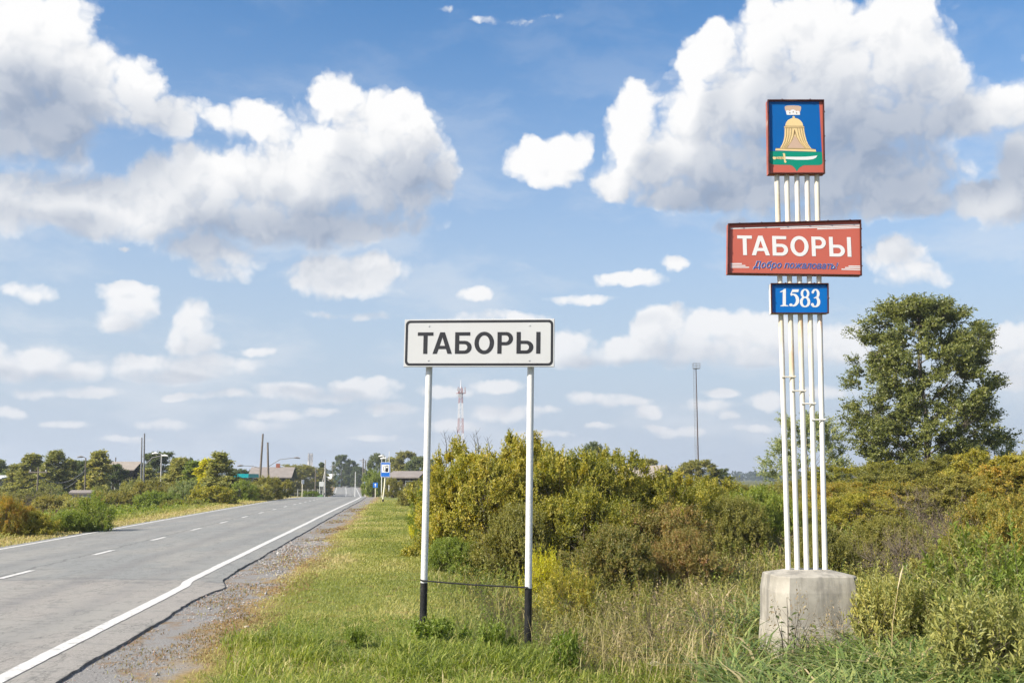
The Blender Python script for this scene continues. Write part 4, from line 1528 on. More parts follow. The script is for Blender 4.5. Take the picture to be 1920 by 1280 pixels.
G1 = 'bushes right of the verge'
G2 = 'thicket on the bank at the right'
for a in (
    ('willow_bush', NB[0], L_YG, 928, 300, 806, 23.0, 'tallest yellowing willow bush, seen between the two posts of the town sign', G1),
    ('willow_bush', NB[1], L_YG, 1070, 270, 832, 23.6, 'rounded yellow-green bush just right of the town sign post', G1),
    ('willow_bush', NB[1], L_YG, 1190, 210, 874, 24.6, 'yellow-green bush in the row between the town sign and the thin mast', G1),
    ('willow_bush', NB[3], L_YG, 1305, 240, 893, 28.0, 'low spreading yellow-green bush below the thin dark mast', G1),
    ('leafy_bush', NB[3], L_OLIVE, 1400, 170, 908, 33.0, 'olive bush left of the monument pipes near the small white board', G1),
    ('leafy_bush', NB[3], L_GREEN, 812, 100, 900, 27.0, 'green bush at the left end of the row, behind the left sign post', G1),
    ('leafy_bush', NB[2], L_GOLD, 786, 50, 938, 29.0, 'small golden-leaved bush beside the mown verge, left of the left post', G1),
    ('leafy_bush', NB[2], L_GREEN, 858, 120, 1008, 19.5, 'low bright green bush on the grass between the sign posts', G1),
    ('leafy_bush', NB[2], L_OLIVE, 948, 160, 945, 19.8, 'olive low bush just left of the right sign post', G1),
    ('leafy_bush', NB[3], L_YG, 1085, 250, 915, 20.4, 'yellowing bush with dark hollows right of the right sign post', G1),
    ('leafy_bush', NB[2], L_RED, 1125, 190, 985, 17.6, 'low reddish-brown bush above the dry grass right of the sign', G1),
    ('leafy_bush', NB[3], L_RED, 1235, 230, 945, 20.2, 'reddish and olive bush midway between town sign and monument', G1),
    ('leafy_bush', NB[2], L_RED, 1290, 150, 995, 18.2, 'dark red-brown bush nearest the dry grass left of the concrete block', G1),
    ('leafy_bush', NB[3], L_GREEN, 1425, 150, 912, 26.0, 'fresh green bush directly left of the monument pipes', G1),
    ('leafy_bush', NB[2], L_OLIVE, 1350, 160, 930, 24.0, 'olive bush between the reddish bushes and the fresh green one', G1),
    ('leafy_bush', NB[3], L_OLIVE, 1505, 150, 900, 35.0, 'olive bush seen between the monument pipes', G1),
    ('willow_bush', NB[1], L_YG, 985, 240, 846, 21.8, 'dense yellow-green bush directly behind the right sign post', G1),
    ('willow_bush', NB[1], L_YG, 866, 170, 864, 22.2, 'yellow-green bush directly behind the left sign post', G1),
    ('leafy_bush', NB[2], L_YG, 1475, 140, 930, 27.5, 'low yellow-green bush directly behind the monument pipes', G1),
    ('leafy_bush', NB[3], L_YG, 1600, 170, 925, 26.5, 'low yellow-green bush right of the pipes on the bank', G2),
    ('leafy_bush', NB[3], L_ORANGE, 1880, 200, 925, 20.5, 'orange-tinged bush low on the bank near the right edge', G2),
    ('leafy_bush', NB[2], L_OLIVE, 1780, 180, 998, 15.5, 'low olive bush just above the pale willow shoots', G2),
    ('bare_bush', TWIG, L_BROWN, 1695, 150, 990, 18.0, 'low brown tangle right of the concrete block', G2),
    ('leafy_bush', NB[0], L_YG, 1605, 220, 862, 41.0, 'yellow-green bush under the left side of the big tree', G2),
    ('leafy_bush', NB[3], L_OLIVE, 1700, 240, 868, 37.0, 'olive bush at the foot of the big tree', G2),
    ('leafy_bush', NB[0], L_OLIVE, 1800, 250, 852, 37.0, 'tall olive bush right of the big tree trunk', G2),
    ('leafy_bush', NB[0], L_YG, 1895, 250, 834, 33.0, 'highest yellow-green bush at the right edge', G2),
    ('leafy_bush', NB[2], L_ORANGE, 1562, 130, 905, 33.5, 'small orange-tinged bush right beside the pipes', G2),
    ('leafy_bush', NB[3], L_ORANGE, 1650, 200, 902, 29.5, 'wide orange and green bush on the middle of the bank', G2),
    ('bare_bush', TWIG, L_BROWN, 1735, 170, 915, 25.5, 'brown half-bare bush in the middle of the bank', G2),
    ('leafy_bush', NB[1], L_OLIVE, 1830, 220, 885, 26.5, 'olive-green bush in front of the highest bushes at the right', G2),
    ('leafy_bush', NB[1], L_ORANGE, 1935, 200, 868, 25.5, 'orange-flecked bush cut by the right edge', G2),
    ('leafy_bush', NB[2], L_OLIVE, 1560, 130, 985, 19.5, 'low olive bush right behind the concrete block', G2),
    ('leafy_bush', NB[2], L_OLIVE, 1640, 160, 968, 20.5, 'low olive bush to the right behind the concrete block', G2),
    ('bare_bush', TWIG, L_BROWN, 1765, 170, 955, 20.0, 'dark brown bare bush above the reed grass at the right', G2),
    ('leafy_bush', NB[3], L_YG, 1850, 210, 985, 17.5, 'yellow-green bush above the leafy willow shoots at the right', G2),
    ('leafy_bush', NB[2], L_ORANGE, 1930, 170, 955, 16.0, 'small bush with orange leaves at the right edge above the willow shoots', G2),
):
    put(a[0], a[1], a[2], a[3], a[4], a[5], a[6], a[7], 'bush', a[8])
for a in (
    ('willow_shoots', WB[1], L_PALE, 1665, 120, 1075, 11.4, 'pale leafy willow shoots close to the right side of the concrete block'),
    ('willow_shoots', WB[0], L_PALE, 1775, 230, 1048, 11.6, 'broad pale green clump of willow shoots right of the concrete block'),
    ('willow_shoots', WB[0], L_GREEN, 1900, 240, 1015, 11.0, 'green willow shoots at the lower right edge'),
    ('willow_shoots', WB[1], L_PALE, 1850, 190, 1105, 9.6, 'lowest willow clump in front, near the bottom right corner'),
    ('goldenrod', WB[1], L_GOLD, 1025, 66, 1036, 16.0, 'bright yellow tall weed just right of the right sign post'),
    ('leafy_weed', WB[0], L_YG, 1085, 90, 1065, 14.5, 'yellowish weed among dry grass right of the bright yellow weed'),
):
    put(*a, cat='shrub', group='leafy shoots in the foreground', hmin=.35)

TREE = 'tree'
put('poplar_tree', POPLAR, L_POPLAR, 1722, 298, 551, 48.0, 'big dark green tree with open crown on the right', TREE, None, BARK, 'trunk')
put('young_tree', SMALLT, L_GREY, 1510, 172, 770, 52.0, 'smaller grey-green tree behind the monument pipes', TREE, None, BARK, 'trunk')
put('young_tree', SMALLT, L_GREY, 1862, 120, 805, 50.0, 'thin twiggy young tree right of the big tree', TREE, None, BARK, 'trunk')
GT = 'trees far behind the bushes'
for a in (
    ('round_tree', FT_ROUND[0], L_DARK, 1113, 36, 829, 120, 'small dark round tree standing above the bushes in the middle'),
    ('round_tree', FT_ROUND[1], L_OLIVE, 1212, 40, 858, 125, 'small olive tree behind the grey roof'),
    ('round_tree', FT_ROUND[0], L_OLIVE, 1302, 60, 862, 110, 'low olive tree at the foot of the thin mast'),
    ('round_tree', FT_ROUND[1], L_DARK, 1350, 34, 877, 110, 'little dark tree just right of the thin mast'),
):
    put(*a, cat=TREE, group=GT, stem='trunk')

GL = 'trees left of the road'
for a in (
    ('birch_tree', FT_BIRCH[1], L_GREY, 4, 50, 858, 135, 'pale tree at the left edge of the picture'),
    ('birch_tree', FT_BIRCH[0], L_BIRCH, 62, 62, 848, 112, 'first tall birch from the left edge'),
    ('birch_tree', FT_BIRCH[0], L_BIRCH, 104, 60, 841, 106, 'tall birch with a pale trunk, second of the three at far left'),
    ('round_tree', FT_ROUND[0], L_DARK, 138, 62, 864, 116, 'dark tree filling the gap between the two taller birches'),
    ('round_tree', FT_ROUND[0], L_DARK, 80, 60, 868, 125, 'dark tree behind the gap between first and second birch'),
    ('round_tree', FT_ROUND[1], L_OLIVE, 158, 50, 862, 118, 'olive tree just left of the birch by the house'),
    ('round_tree', FT_ROUND[0], L_DARK, 30, 60, 878, 130, 'low dark tree left of the first birch'),
    ('round_tree', FT_ROUND[1], L_DARK, 118, 50, 882, 122, 'low dark tree below the dark one between the birches'),
    ('round_tree', FT_ROUND[0], L_OLIVE, 48, 44, 884, 124, 'low olive tree just left of the first birch trunk'),
    ('round_tree', FT_ROUND[0], L_DARK, 166, 46, 884, 124, 'low dark tree behind the lamp by the birch'),
    ('round_tree', FT_ROUND[1], L_OLIVE, 318, 50, 886, 120, 'low olive tree right of the lamp post'),
    ('round_tree', FT_ROUND[1], L_OLIVE, 380, 56, 880, 105, 'olive tree filling the gap behind the golden tree'),
    ('round_tree', FT_ROUND[0], L_DARK, 258, 50, 884, 140, 'low dark tree behind the twin masts'),
    ('birch_tree', FT_BIRCH[1], L_BIRCH, 184, 54, 842, 104, 'tall birch left of the tan-roofed house'),
    ('round_tree', FT_ROUND[1], L_DARK, 213, 40, 868, 112, 'dark tree against the wall of the tan-roofed house'),
    ('round_tree', FT_ROUND[1], L_DARK, 300, 54, 845, 135, 'dark green tree behind the lamp post left of the road'),
    ('spruce_tree', FT_CONE, L_DARK, 326, 14, 855, 170, 'narrow dark spruce right of the dark green tree'),
    ('spruce_tree', FT_CONE, L_DARK, 360, 22, 857, 170, 'dark spruce tip behind the yellowing trees'),
    ('birch_tree', FT_BIRCH[0], L_PALE, 338, 64, 855, 88, 'pale yellow-green tree, leftmost of the yellowing group left of the road'),
    ('birch_tree', FT_BIRCH[1], L_BIRCH, 276, 40, 876, 112, 'olive birch just right of the twin masts'),
    ('birch_tree', FT_BIRCH[0], L_BIRCH, 132, 46, 858, 110, 'birch between the pale-trunked birch and the lamp'),
    ('birch_tree', FT_BIRCH[1], L_BIRCH, 32, 44, 868, 114, 'birch left of the first tall birch, near the left edge'),
    ('birch_tree', FT_BIRCH[1], L_GREEN, 364, 52, 862, 86, 'green tree in the middle of the yellowing group'),
    ('birch_tree', FT_BIRCH[0], L_GOLD, 392, 54, 857, 80, 'golden tree in the yellowing group left of the road'),
    ('birch_tree', FT_BIRCH[1], L_PALE, 421, 62, 845, 78, 'tallest pale yellow-green tree beside the teal canopy'),
    ('round_tree', FT_ROUND[0], L_DARK, 455, 40, 879, 190, 'low dark tree behind the teal canopy'),
    ('round_tree', FT_ROUND[0], L_OLIVE, 570, 76, 871, 215, 'broad olive tree behind the green field'),
    ('round_tree', FT_ROUND[0], L_OLIVE, 545, 50, 874, 205, 'olive tree at the right end of the long roof'),
    ('spruce_tree', FT_CONE, L_DARK, 605, 30, 866, 225, 'dark spruce left of the far end of the road'),
    ('poplar_tree', FT_ROUND[1], L_DARK, 641, 24, 851, 330, 'tall slim dark tree at the far end of the road'),
    ('poplar_tree', FT_ROUND[1], L_DARK, 660, 26, 862, 350, 'second dark tree where the road ends'),
    ('poplar_tree', FT_ROUND[0], L_DARK, 672, 22, 874, 340, 'lower dark tree where the road disappears'),
    ('round_tree', FT_ROUND[0], L_DARK, 707, 30, 850, 210, 'dark tree behind the fuel station sign'),
    ('birch_tree', FT_BIRCH[0], L_BIRCH, 736, 34, 855, 190, 'olive tree right of the fuel station sign'),
    ('round_tree', FT_ROUND[1], L_OLIVE, 766, 46, 844, 180, 'tall olive tree above the dark shed'),
    ('round_tree', FT_ROUND[0], L_DARK, 795, 50, 856, 175, 'dark tree hidden partly by the left sign post'),
):
    put(*a, cat=TREE, group=GL, stem='trunk', bark=BARK_PALE if a[0] == 'birch_tree' else BARK_DARK)
GB = 'bushes left of the road'
for a in (
    ('leafy_bush', MBU[2], L_OLIVE, 18, 90, 922, 90, 'dark olive bush under the pale tree at the left edge'),
    ('leafy_bush', MBU[0], L_OLIVE, 60, 76, 922, 92, 'olive bush at the foot of the first birch'),
    ('leafy_bush', MBU[2], L_DARK, 125, 70, 922, 95, 'dark bush below the dark tree between the birches'),
    ('bare_bush', TWIG, L_BROWN, 76, 80, 917, 74, 'grey-brown bare bush in the field at left'),
    ('leafy_bush', MBU[1], L_OLIVE, 112, 84, 926, 68, 'rounded olive bush left of the small pale shed'),
    ('leafy_bush', MBU[0], L_GREEN, 128, 60, 924, 82, 'green bush behind the small pale shed'),
    ('leafy_bush', MBU[0], L_PALE, 192, 50, 908, 78, 'pale bush right of the small pale shed'),
    ('leafy_bush', MBU[2], L_GREEN, 178, 52, 918, 92, 'green bush under the birch by the house'),
    ('leafy_bush', MBU[1], L_PALE, 158, 70, 931, 64, 'pale bush hiding the foot of the small shed'),
    ('leafy_bush', MBU[0], L_BIRCH, 95, 60, 905, 96, 'olive bush between the feet of the birches'),
    ('leafy_bush', MBU[1], L_OLIVE, 225, 80, 920, 72, 'olive bush in front of the tan-roofed house'),
    ('leafy_bush', MBU[0], L_PALE, 250, 56, 896, 82, 'pale green bush right of the tan-roofed house'),
    ('leafy_bush', MBU[0], L_OLIVE, 277, 70, 896, 76, 'olive bush under the lamp post'),
    ('leafy_bush', MBU[1], L_GREEN, 296, 84, 920, 66, 'low rounded green bush below the lamp post'),
    ('leafy_bush', MBU[2], L_GREY, 362, 50, 897, 70, 'grey-green bush in front of the yellowing trees'),
    ('leafy_bush', MBU[0], L_OLIVE, 330, 60, 900, 76, 'olive bush below the leftmost yellowing tree'),
    ('leafy_bush', MBU[1], L_YG, 405, 90, 910, 66, 'yellowish bush under the golden tree'),
    ('leafy_bush', MBU[2], L_GREEN, 449, 40, 898, 76, 'dark green bush below the teal canopy'),
    ('leafy_bush', MBU[0], L_OLIVE, 512, 72, 891, 84, 'big olive bush left of the green field'),
    ('leafy_bush', MBU[0], L_PALE, 482, 60, 905, 78, 'paler bush joined to the big olive bush'),
    ('leafy_bush', MBU[1], L_OLIVE, 340, 70, 935, 60, 'low olive bush near the roadside left'),
    ('leafy_bush', MBU[1], L_GREEN, 583, 30, 920, 130, 'small green bush under the green field'),
    ('leafy_bush', MBU[0], L_GREEN, 703, 40, 878, 130, 'green bush left of the fuel station sign post'),
    ('leafy_bush', MBU[0], L_OLIVE, 738, 34, 893, 95, 'olive bush just right of the fuel station sign post'),
    ('leafy_bush', MBU[0], L_OLIVE, 778, 46, 897, 70, 'olive bush in front of the dark low house by the left sign post'),
    ('leafy_bush', MBU[1], L_OLIVE, 764, 44, 915, 62, 'low bush at the verge behind the golden-leaved bush'),
    ('leafy_bush', NB[3], L_AUTUMN, 10, 80, 930, 30.0, 'orange-flecked bush at the left edge beside the road'),
    ('leafy_bush', NB[2], L_YG, 75, 90, 958, 30.5, 'low yellow-green bush beside the road at left'),
    ('leafy_bush', NB[2], L_AUTUMN, 62, 50, 948, 32.0, 'small bush with orange tips beside the road at left'),
    ('leafy_bush', WB[0], L_GREEN, 183, 62, 928, 33.0, 'upright bright green bush beside the left road edge'),
    ('leafy_bush', NB[2], L_GREEN, 135, 90, 958, 32.5, 'low green bush left of the upright bright green one'),
):
    put(*a, group=GB, hmin=.6)

# bare sticks standing up above the tall willow bush
for i, (px, top) in enumerate(((833, 806), (842, 815), (857, 800), (868, 822), (888, 812), (893, 805), (914, 818))):
    b0 = W(px + 4, 858, 24.0)
    e_ = W(px - 1, top, 24.0)
    t_ = MB().tube([(b0.x, b0.y, gz(b0.x, b0.y) + .6), b0, (b0 + e_) / 2 + Vector((.03, 0, 0)), e_], [.016, .012, .008, .003], 5)
    for k in range(5):
        f_ = .3 + .13 * k
        q_ = b0 + (e_ - b0) * f_
        t_.tube([q_, q_ + Vector((.10 * (-1) ** k, 0.02, .16))], [.004, .0015], 3, caps=False)
    o = t_.build('bare_branch', BARK_DARK)
    tag(o, ('bare grey branch sticking up above the tall willow bush, number %s from the left' % ('first', 'second', 'third', 'fourth', 'fifth', 'sixth', 'seventh')[i]).replace('number ', ''), 'branch', 'bare branches over the willow bush')

# far wood on the horizon: one mass
rng = np.random.default_rng(91)
n = 900
fx = rng.uniform(-700, 1100, n)
fy = rng.uniform(900, 1150, n)
top = 4.5 + 4.0 * fbm(fx * .012, fx * 0, 71) + rng.normal(size=n) * .6
k = 26
cx_ = fx[:, None] + rng.normal(size=(n, k)) * 3.2
cy_ = fy[:, None] + rng.normal(size=(n, k)) * 3.2
cz_ = -2.5 + (top[:, None] + 2.5) * rng.random((n, k)) ** .7
pos = np.stack([cx_, cy_, cz_], -1).reshape(-1, 3)
d_ = unit(rng.normal(size=pos.shape))
v, f = leaves(pos, d_, unit(rng.normal(size=pos.shape)), np.full(len(pos), 3.2), np.full(len(pos), 2.6))
L_FAR = leaf_mat('leaf_far_wood', [(.025, .045, .03), (.05, .075, .04)], objvar=0)
o = obj('far_wood', mesh_np('far_wood', v, [f], L_FAR, {'rnd': ('FACE', rng.random(len(pos)))}))
tag(o, 'bluish line of far woods on the horizon', kind='stuff')

# ------------------------------------------------------------------ buildings, far off
M_ROOF_T = plain('tan_slate_roof', (.30, .26, .22), .85, .2, 1.2)
M_ROOF_G = plain('grey_slate_roof', (.24, .21, .19), .85, .2, 1.2)
M_ROOF_W = plain('pale_metal_roof', (.60, .62, .62), .5, .1, 1)
M_LOG = plain('dark_log_wall', (.060, .045, .034), .9, .35, 2.0)
M_GREYW = plain('grey_board_wall', (.30, .29, .27), .9, .2, 2.0)
M_TURQ = plain('turquoise_board_wall', (.40, .60, .56), .8, .12, 2.0)
M_PALEW = plain('pale_plaster', (.55, .53, .48), .9, .12, 2.0)
M_GLASS = plain('dark_window_glass', (.03, .035, .04), .12, .2, 2)
M_FRAME = plain('white_window_frame', (.7, .7, .68), .6, .08, 4)
M_TEAL = plain('teal_canopy_sheet', (.0, .30, .33), .45, .08, 1)
M_STEEL = plain('grey_steel', (.20, .20, .205), .5, .2, 4)
M_WOODPOLE = plain('grey_weathered_pole', (.17, .145, .12), .9, .3, 3)
M_CONCPOLE = plain('concrete_pole', (.42, .41, .39), .9, .15, 3)
M_BRICK = plain('red_brick', (.30, .11, .07), .9, .2, 4)


def house(name, label, px0, px1, Y, wall_top, ridge, dep, rot, wm, rm, gable=False, nwin=3, over=.5, chimney=True):
    c = W((px0 + px1) / 2, 895, Y)
    g = gz(c.x, Y)
    w = (px1 - px0) / FPX * Y
    zt, zd = W(px0, wall_top, Y).z - g, W(px0, ridge, Y).z - g
    t = thing(name, label, 'house', (c.x, Y, g), (0, 0, rot))
    hw, hd = w / 2, dep / 2
    m = MB().box(-hw, hw, -hd, hd, -.5, zt)
    if gable:
        m.add([(-hw, -hd, zt), (hw, -hd, zt), (0, -hd, zd), (-hw, hd, zt), (hw, hd, zt), (0, hd, zd)], [(0, 1, 2), (3, 5, 4)])
    else:
        m.add([(-hw, -hd, zt), (-hw, hd, zt), (-hw, 0, zd), (hw, -hd, zt), (hw, hd, zt), (hw, 0, zd)], [(0, 2, 1), (3, 4, 5)])
    m.build('wall', wm, t)
    r_ = MB()
    th = .12
    for sgn in (-1, 1):
        if gable:
            sl = (zd - zt) / hw
            e_ = (sgn * (hw + over), zt - sl * over)
            vs = [(e_[0], -hd - over, e_[1] + .03), (0, -hd - over, zd + .03), (0, hd + over, zd + .03), (e_[0], hd + over, e_[1] + .03)]
        else:
            sl = (zd - zt) / hd
            e_ = (sgn * (hd + over), zt - sl * over)
            vs = [(-hw - over, e_[0], e_[1] + .03), (-hw - over, 0, zd + .03), (hw + over, 0, zd + .03), (hw + over, e_[0], e_[1] + .03)]
        vs += [(x, y, z + th) for x, y, z in vs]
        r_.add(vs, [(0, 1, 2, 3), (4, 7, 6, 5), (0, 4, 5, 1), (1, 5, 6, 2), (2, 6, 7, 3), (3, 7, 4, 0)])
    rf = r_.build('roof', rm, t)
    if chimney:
        MB().box(.15 * hw, .15 * hw + .6, -.3, .3, zd - .8, zd + .7).build('chimney', M_BRICK, rf)
    for i in range(nwin):
        x = -hw + (i + .5) * w / nwin
        ww, wh = min(.9, w / nwin * .5), min(1.2, zt * .45)
        z = zt * .38
        win = MB().box(x - ww / 2 - .08, x + ww / 2 + .08, -hd - .05, -hd, z - .08, z + wh + .08).build('window', M_FRAME, t)
        MB().box(x - ww / 2, x - .03, -hd - .06, -hd - .045, z, z + wh).build('pane', M_GLASS, win)
        MB().box(x + .03, x + ww / 2, -hd - .06, -hd - .045, z, z + wh).build('pane', M_GLASS, win)
    return t


house('wooden_house', 'dark log house with tan roof among trees at far left', 212, 256, 135, 881, 867, 8, .15, M_LOG, M_ROOF_T, chimney=False)
house('long_house', 'long dark house with grey-brown roof behind leaning poles', 478, 546, 165, 894, 877, 8, .1, M_LOG, M_ROOF_G, nwin=4)
house('gable_house', 'small turquoise house with pale gable roof at far end of road', 611, 635, 350, 899, 889, 8, .5, M_TURQ, M_ROOF_W, gable=True, nwin=2, over=.8, chimney=False)
house('low_house', 'dark low house with grey roof right of the fuel station sign', 745, 790, 118, 895, 885, 7, -.1, M_LOG, M_ROOF_G, nwin=2, chimney=False)
house('grey_roofed_house', 'grey peaked roof peeping over the bushes in the middle', 1185, 1222, 85, 893, 876, 7, .4, M_GREYW, M_ROOF_G, gable=True, nwin=2, chimney=False)
house('shed', 'small pale shed among bushes at left', 140, 172, 76, 926, 922, 2.5, .3, M_PALEW, M_ROOF_G, nwin=1, over=.15, chimney=False)
house('outbuilding', 'pale low outbuilding at the left edge', -30, 22, 125, 897, 893, 6, 0, M_PALEW, M_ROOF_W, nwin=3, chimney=False)
house('garden_shed', 'dark garden shed at the foot of the spruce near the road end', 588, 618, 240, 903, 899, 5, .1, M_LOG, M_ROOF_G, nwin=1, chimney=False)

# fuel station canopy
c = W(459, 895, 125)
g = gz(c.x, 125)
t = thing('station_canopy', 'flat teal canopy on dark posts left of the leaning poles', 'canopy', (c.x, 125, g))
zt = W(459, 888, 125).z - g
hw = 33 / FPX * 125 / 2
MB().box(-hw, hw, -2.5, 2.5, zt - .46, zt).build('canopy_roof', M_TEAL, t)
for x in (-.4 * hw, .7 * hw):
    MB().box(x - .25, x + .25, -.25, .25, -.3, zt - .46).build('post', M_STEEL, t)
for x in (-.4 * hw, .7 * hw):
    MB().box(x - .35, x + .35, -1.5, -.9, -.2, 1.5).build('fuel_pump', M_FRAME, t)

# polycarbonate greenhouse behind the verge
c = W(766, 912, 88)
g = gz(c.x, 88)
t = thing('greenhouse', 'pale bluish arched greenhouse right of the fuel station sign', 'greenhouse', (c.x, 88, g), (0, 0, .1))
hw = 13 / FPX * 88
zt = W(766, 905, 88).z - g
shell = MB()
pts = [(hw * math.cos(R(a_)), zt * math.sin(R(a_))) for a_ in np.linspace(0, 180, 13)]
vs = [(x, -2.6, z) for x, z in pts] + [(x, 2.6, z) for x, z in pts]
shell.add(vs, [(i, i + 1, 14 + i, 13 + i) for i in range(12)] + [tuple(range(13))[::-1], tuple(range(13, 26))], False)
m_poly = plain('milky_polycarbonate', (.30, .38, .40), .3, .1, 2)
shell.build('shell', m_poly, t)
for y_ in (-2.61, -1.3, 0, 1.3, 2.61):
    MB().tube([(x * 1.004, y_, z * 1.004) for x, z in pts], .03, 5).build('hoop', M_STEEL, t)

# green field with a wire fence beyond the road's left side
xa, xb = W(530, 910, 160).x, W(606, 910, 160).x
n = 9
vs, fs = [], []
for j in range(n):
    for i in range(n):
        y = 128 + 60 * j / (n - 1)
        x = (xa + (xb - xa) * i / (n - 1)) * y / 160
        vs.append((x, y, gz(x, y) + .08 + .6 * j / (n - 1)))
fs = [(j * n + i, j * n + i + 1, (j + 1) * n + i + 1, (j + 1) * n + i) for j in range(n - 1) for i in range(n - 1)]
o = obj('green_field', mesh_py('green_field', vs, fs, plain('short_green_crop', (.085, .19, .035), .95, .3, .8), True))
tag(o, 'bright green field left of the road', kind='structure')
t = thing('wire_fence', 'thin pale fence along the far edge of the green field', 'fence', ((xa + xb) / 2 * 190 / 160, 190, gz((xa + xb) / 2 * 190 / 160, 190) + .5))
hwf = (xb - xa) / 2 * 190 / 160
for i in range(9):
    x = -hwf + 2 * hwf * i / 8
    MB().box(x - .06, x + .06, -.06, .06, -.3, 1.7).build('fence_post', M_CONCPOLE, t)
for z in (.9, 1.55):
    MB().box(-hwf, hwf, -.1, -.07, z - .025, z + .025).build('fence_rail', M_GREYW, t)

# ------------------------------------------------------------------ poles and lamps


def pole(name, label, px, top, Y, r=.11, leanpx=0, mat=M_WOODPOLE, arm=None, cat='pole', lamp=None, cross=False, group='poles along the road and in the village', strut=None):
    b0 = W(px, 895, Y)
    g = gz(b0.x, Y)
    e_ = W(px + leanpx, top, Y)
    t = thing(name, label, cat, (b0.x, Y, g), (0, 0, 0), group)
    loc = Vector((b0.x, Y, g))
    tp = e_ - loc
    MB().tube([(0, 0, -.4), tp * .5, tp], [r, r * .85, r * .65], 8).build('shaft', mat, t)
    if strut:
        MB().tube([(strut, .3, -.3), tp * .72], [r * .9, r * .7], 7).build('strut', mat, t)
    if cross:
        zc2 = tp.z - .5
        MB().box(tp.x - .9, tp.x + .9, -.06, .06, zc2 - .06, zc2 + .06).build('crossarm', mat, t)
        for x in (-.75, 0, .75):
            MB().tube([(tp.x + x, 0, zc2 + .06), (tp.x + x, 0, zc2 + .14), (tp.x + x, 0, zc2 + .24)], [.03, .06, .035], 8).build('insulator', M_FRAME, t)
    if lamp:
        lx, lz, zfrac = lamp
        a0 = tp * zfrac
        a1 = a0 + Vector((lx, 0, lz))
        MB().tube([a0, a0 + Vector((lx * .45, 0, lz * .8)), a1], .035, 6).build('lamp_arm', M_STEEL, t)
        s_ = 1 if lx > 0 else -1
        hd = MB()
        hd.tube([a1, a1 + Vector((.28 * s_, 0, .02)), a1 + Vector((.6 * s_, 0, -.04))], [.05, .11, .06], 8)
        hd.build('lamp_head', M_STEEL if mat is M_WOODPOLE else M_FRAME, t)
    return t


pole('antenna_mast', 'tall thin mast, left of the twin masts among trees at left', 266, 820, 96, .09, 0, M_STEEL, group='twin masts left of the road')
pole('antenna_mast', 'tall thin mast, right of the twin masts among trees at left', 271, 812, 95, .10, 0, M_STEEL, group='twin masts left of the road', lamp=(1.6, 1.0, .55))
pole('street_lamp', 'white-headed street lamp in front of the dark green tree at left', 303, 850, 100, .09, 0, M_CONCPOLE, lamp=(-.35, .1, .985), cat='street lamp')
pole('street_lamp', 'street lamp with white head beside the tall birch at left', 161, 858, 100, .09, 0, M_WOODPOLE, lamp=(-.25, .25, .97), cat='street lamp')
pole('utility_pole', 'grey pole in front of the first birch', 72, 875, 98, .10, 0, M_WOODPOLE, cross=True)
pole('utility_pole', 'small far pole left of the first birch', 48, 858, 140, .10, 0, M_WOODPOLE, lamp=(-1.6, .1, .8))
pole('utility_pole', 'taller leaning pole with a lamp left of the road', 486, 813, 100, .13, 7, M_WOODPOLE, lamp=(-1.7, .25, .50))
pole('utility_pole', 'shorter pole with a curved lamp arm beside the leaning pole', 505, 829, 103, .13, -3, M_WOODPOLE, lamp=(2.6, .9, .58))
pole('utility_pole', 'grey pole at the right end of the green field', 592, 878, 165, .13, 0, M_WOODPOLE)
pole('utility_pole', 'braced grey pole in front of the dark spruce', 610, 862, 205, .15, 0, M_CONCPOLE, strut=-1.2)
pole('utility_pole', 'far pole left of the tall slim tree', 624, 871, 300, .15, 0, M_WOODPOLE, cross=True)
pole('utility_pole', 'tallest of the cluster of poles right of the road end', 681, 859, 250, .2, 0, M_WOODPOLE, cross=True)
pole('utility_pole', 'middle pole of the cluster right of the road end', 685, 863, 270, .18, 0, M_WOODPOLE, cross=True)
pole('utility_pole', 'rightmost pole of the cluster right of the road end', 692, 865, 290, .18, 0, M_WOODPOLE, cross=True)
pole('marker_post', 'slim white post at the right road edge far away', 666.5, 884, 200, .09, 0, M_FRAME)
pole('street_lamp', 'white lamp post just left of the fuel station sign board', 716, 858, 104, .05, 0, M_FRAME, cat='street lamp')
pole('street_lamp', 'white lamp post with a twin head above the fuel station sign', 723.5, 854, 112, .05, 0, M_FRAME, lamp=(-.2, .05, .98), cat='street lamp')
pole('street_lamp', 'tallest white lamp post right of the fuel station sign', 730, 846, 102, .05, 0, M_FRAME, lamp=(-.3, -.05, .86), cat='street lamp')
pole('chimney_pipe', 'thin dark stovepipe above the tan roof at left', 217, 857, 140, .13, 0, M_STEEL, cat='stovepipe', group=None)

# wires sagging between two poles at far left
p, q = W(72, 890, 98), W(161, 880, 100)
for i, sg_ in enumerate((1.0, 1.6)):
    pts = [p + (q - p) * t_ + Vector((0, 0, -sg_ * 4 * t_ * (1 - t_))) for t_ in np.linspace(0, 1, 13)]
    o = MB().tube(pts, .022, 4).build('overhead_cable', M_STEEL)
    tag(o, '%s of two cables sagging between poles at far left' % ('upper', 'lower')[i], 'cable', 'sagging cables at far left')


# ------------------------------------------------------------------ towers
M_TRED = plain('faded_red_tower_paint', (.36, .17, .16), .6, .15, 1)
M_TWHT = plain('white_tower_paint', (.72, .70, .69), .6, .1, 1)


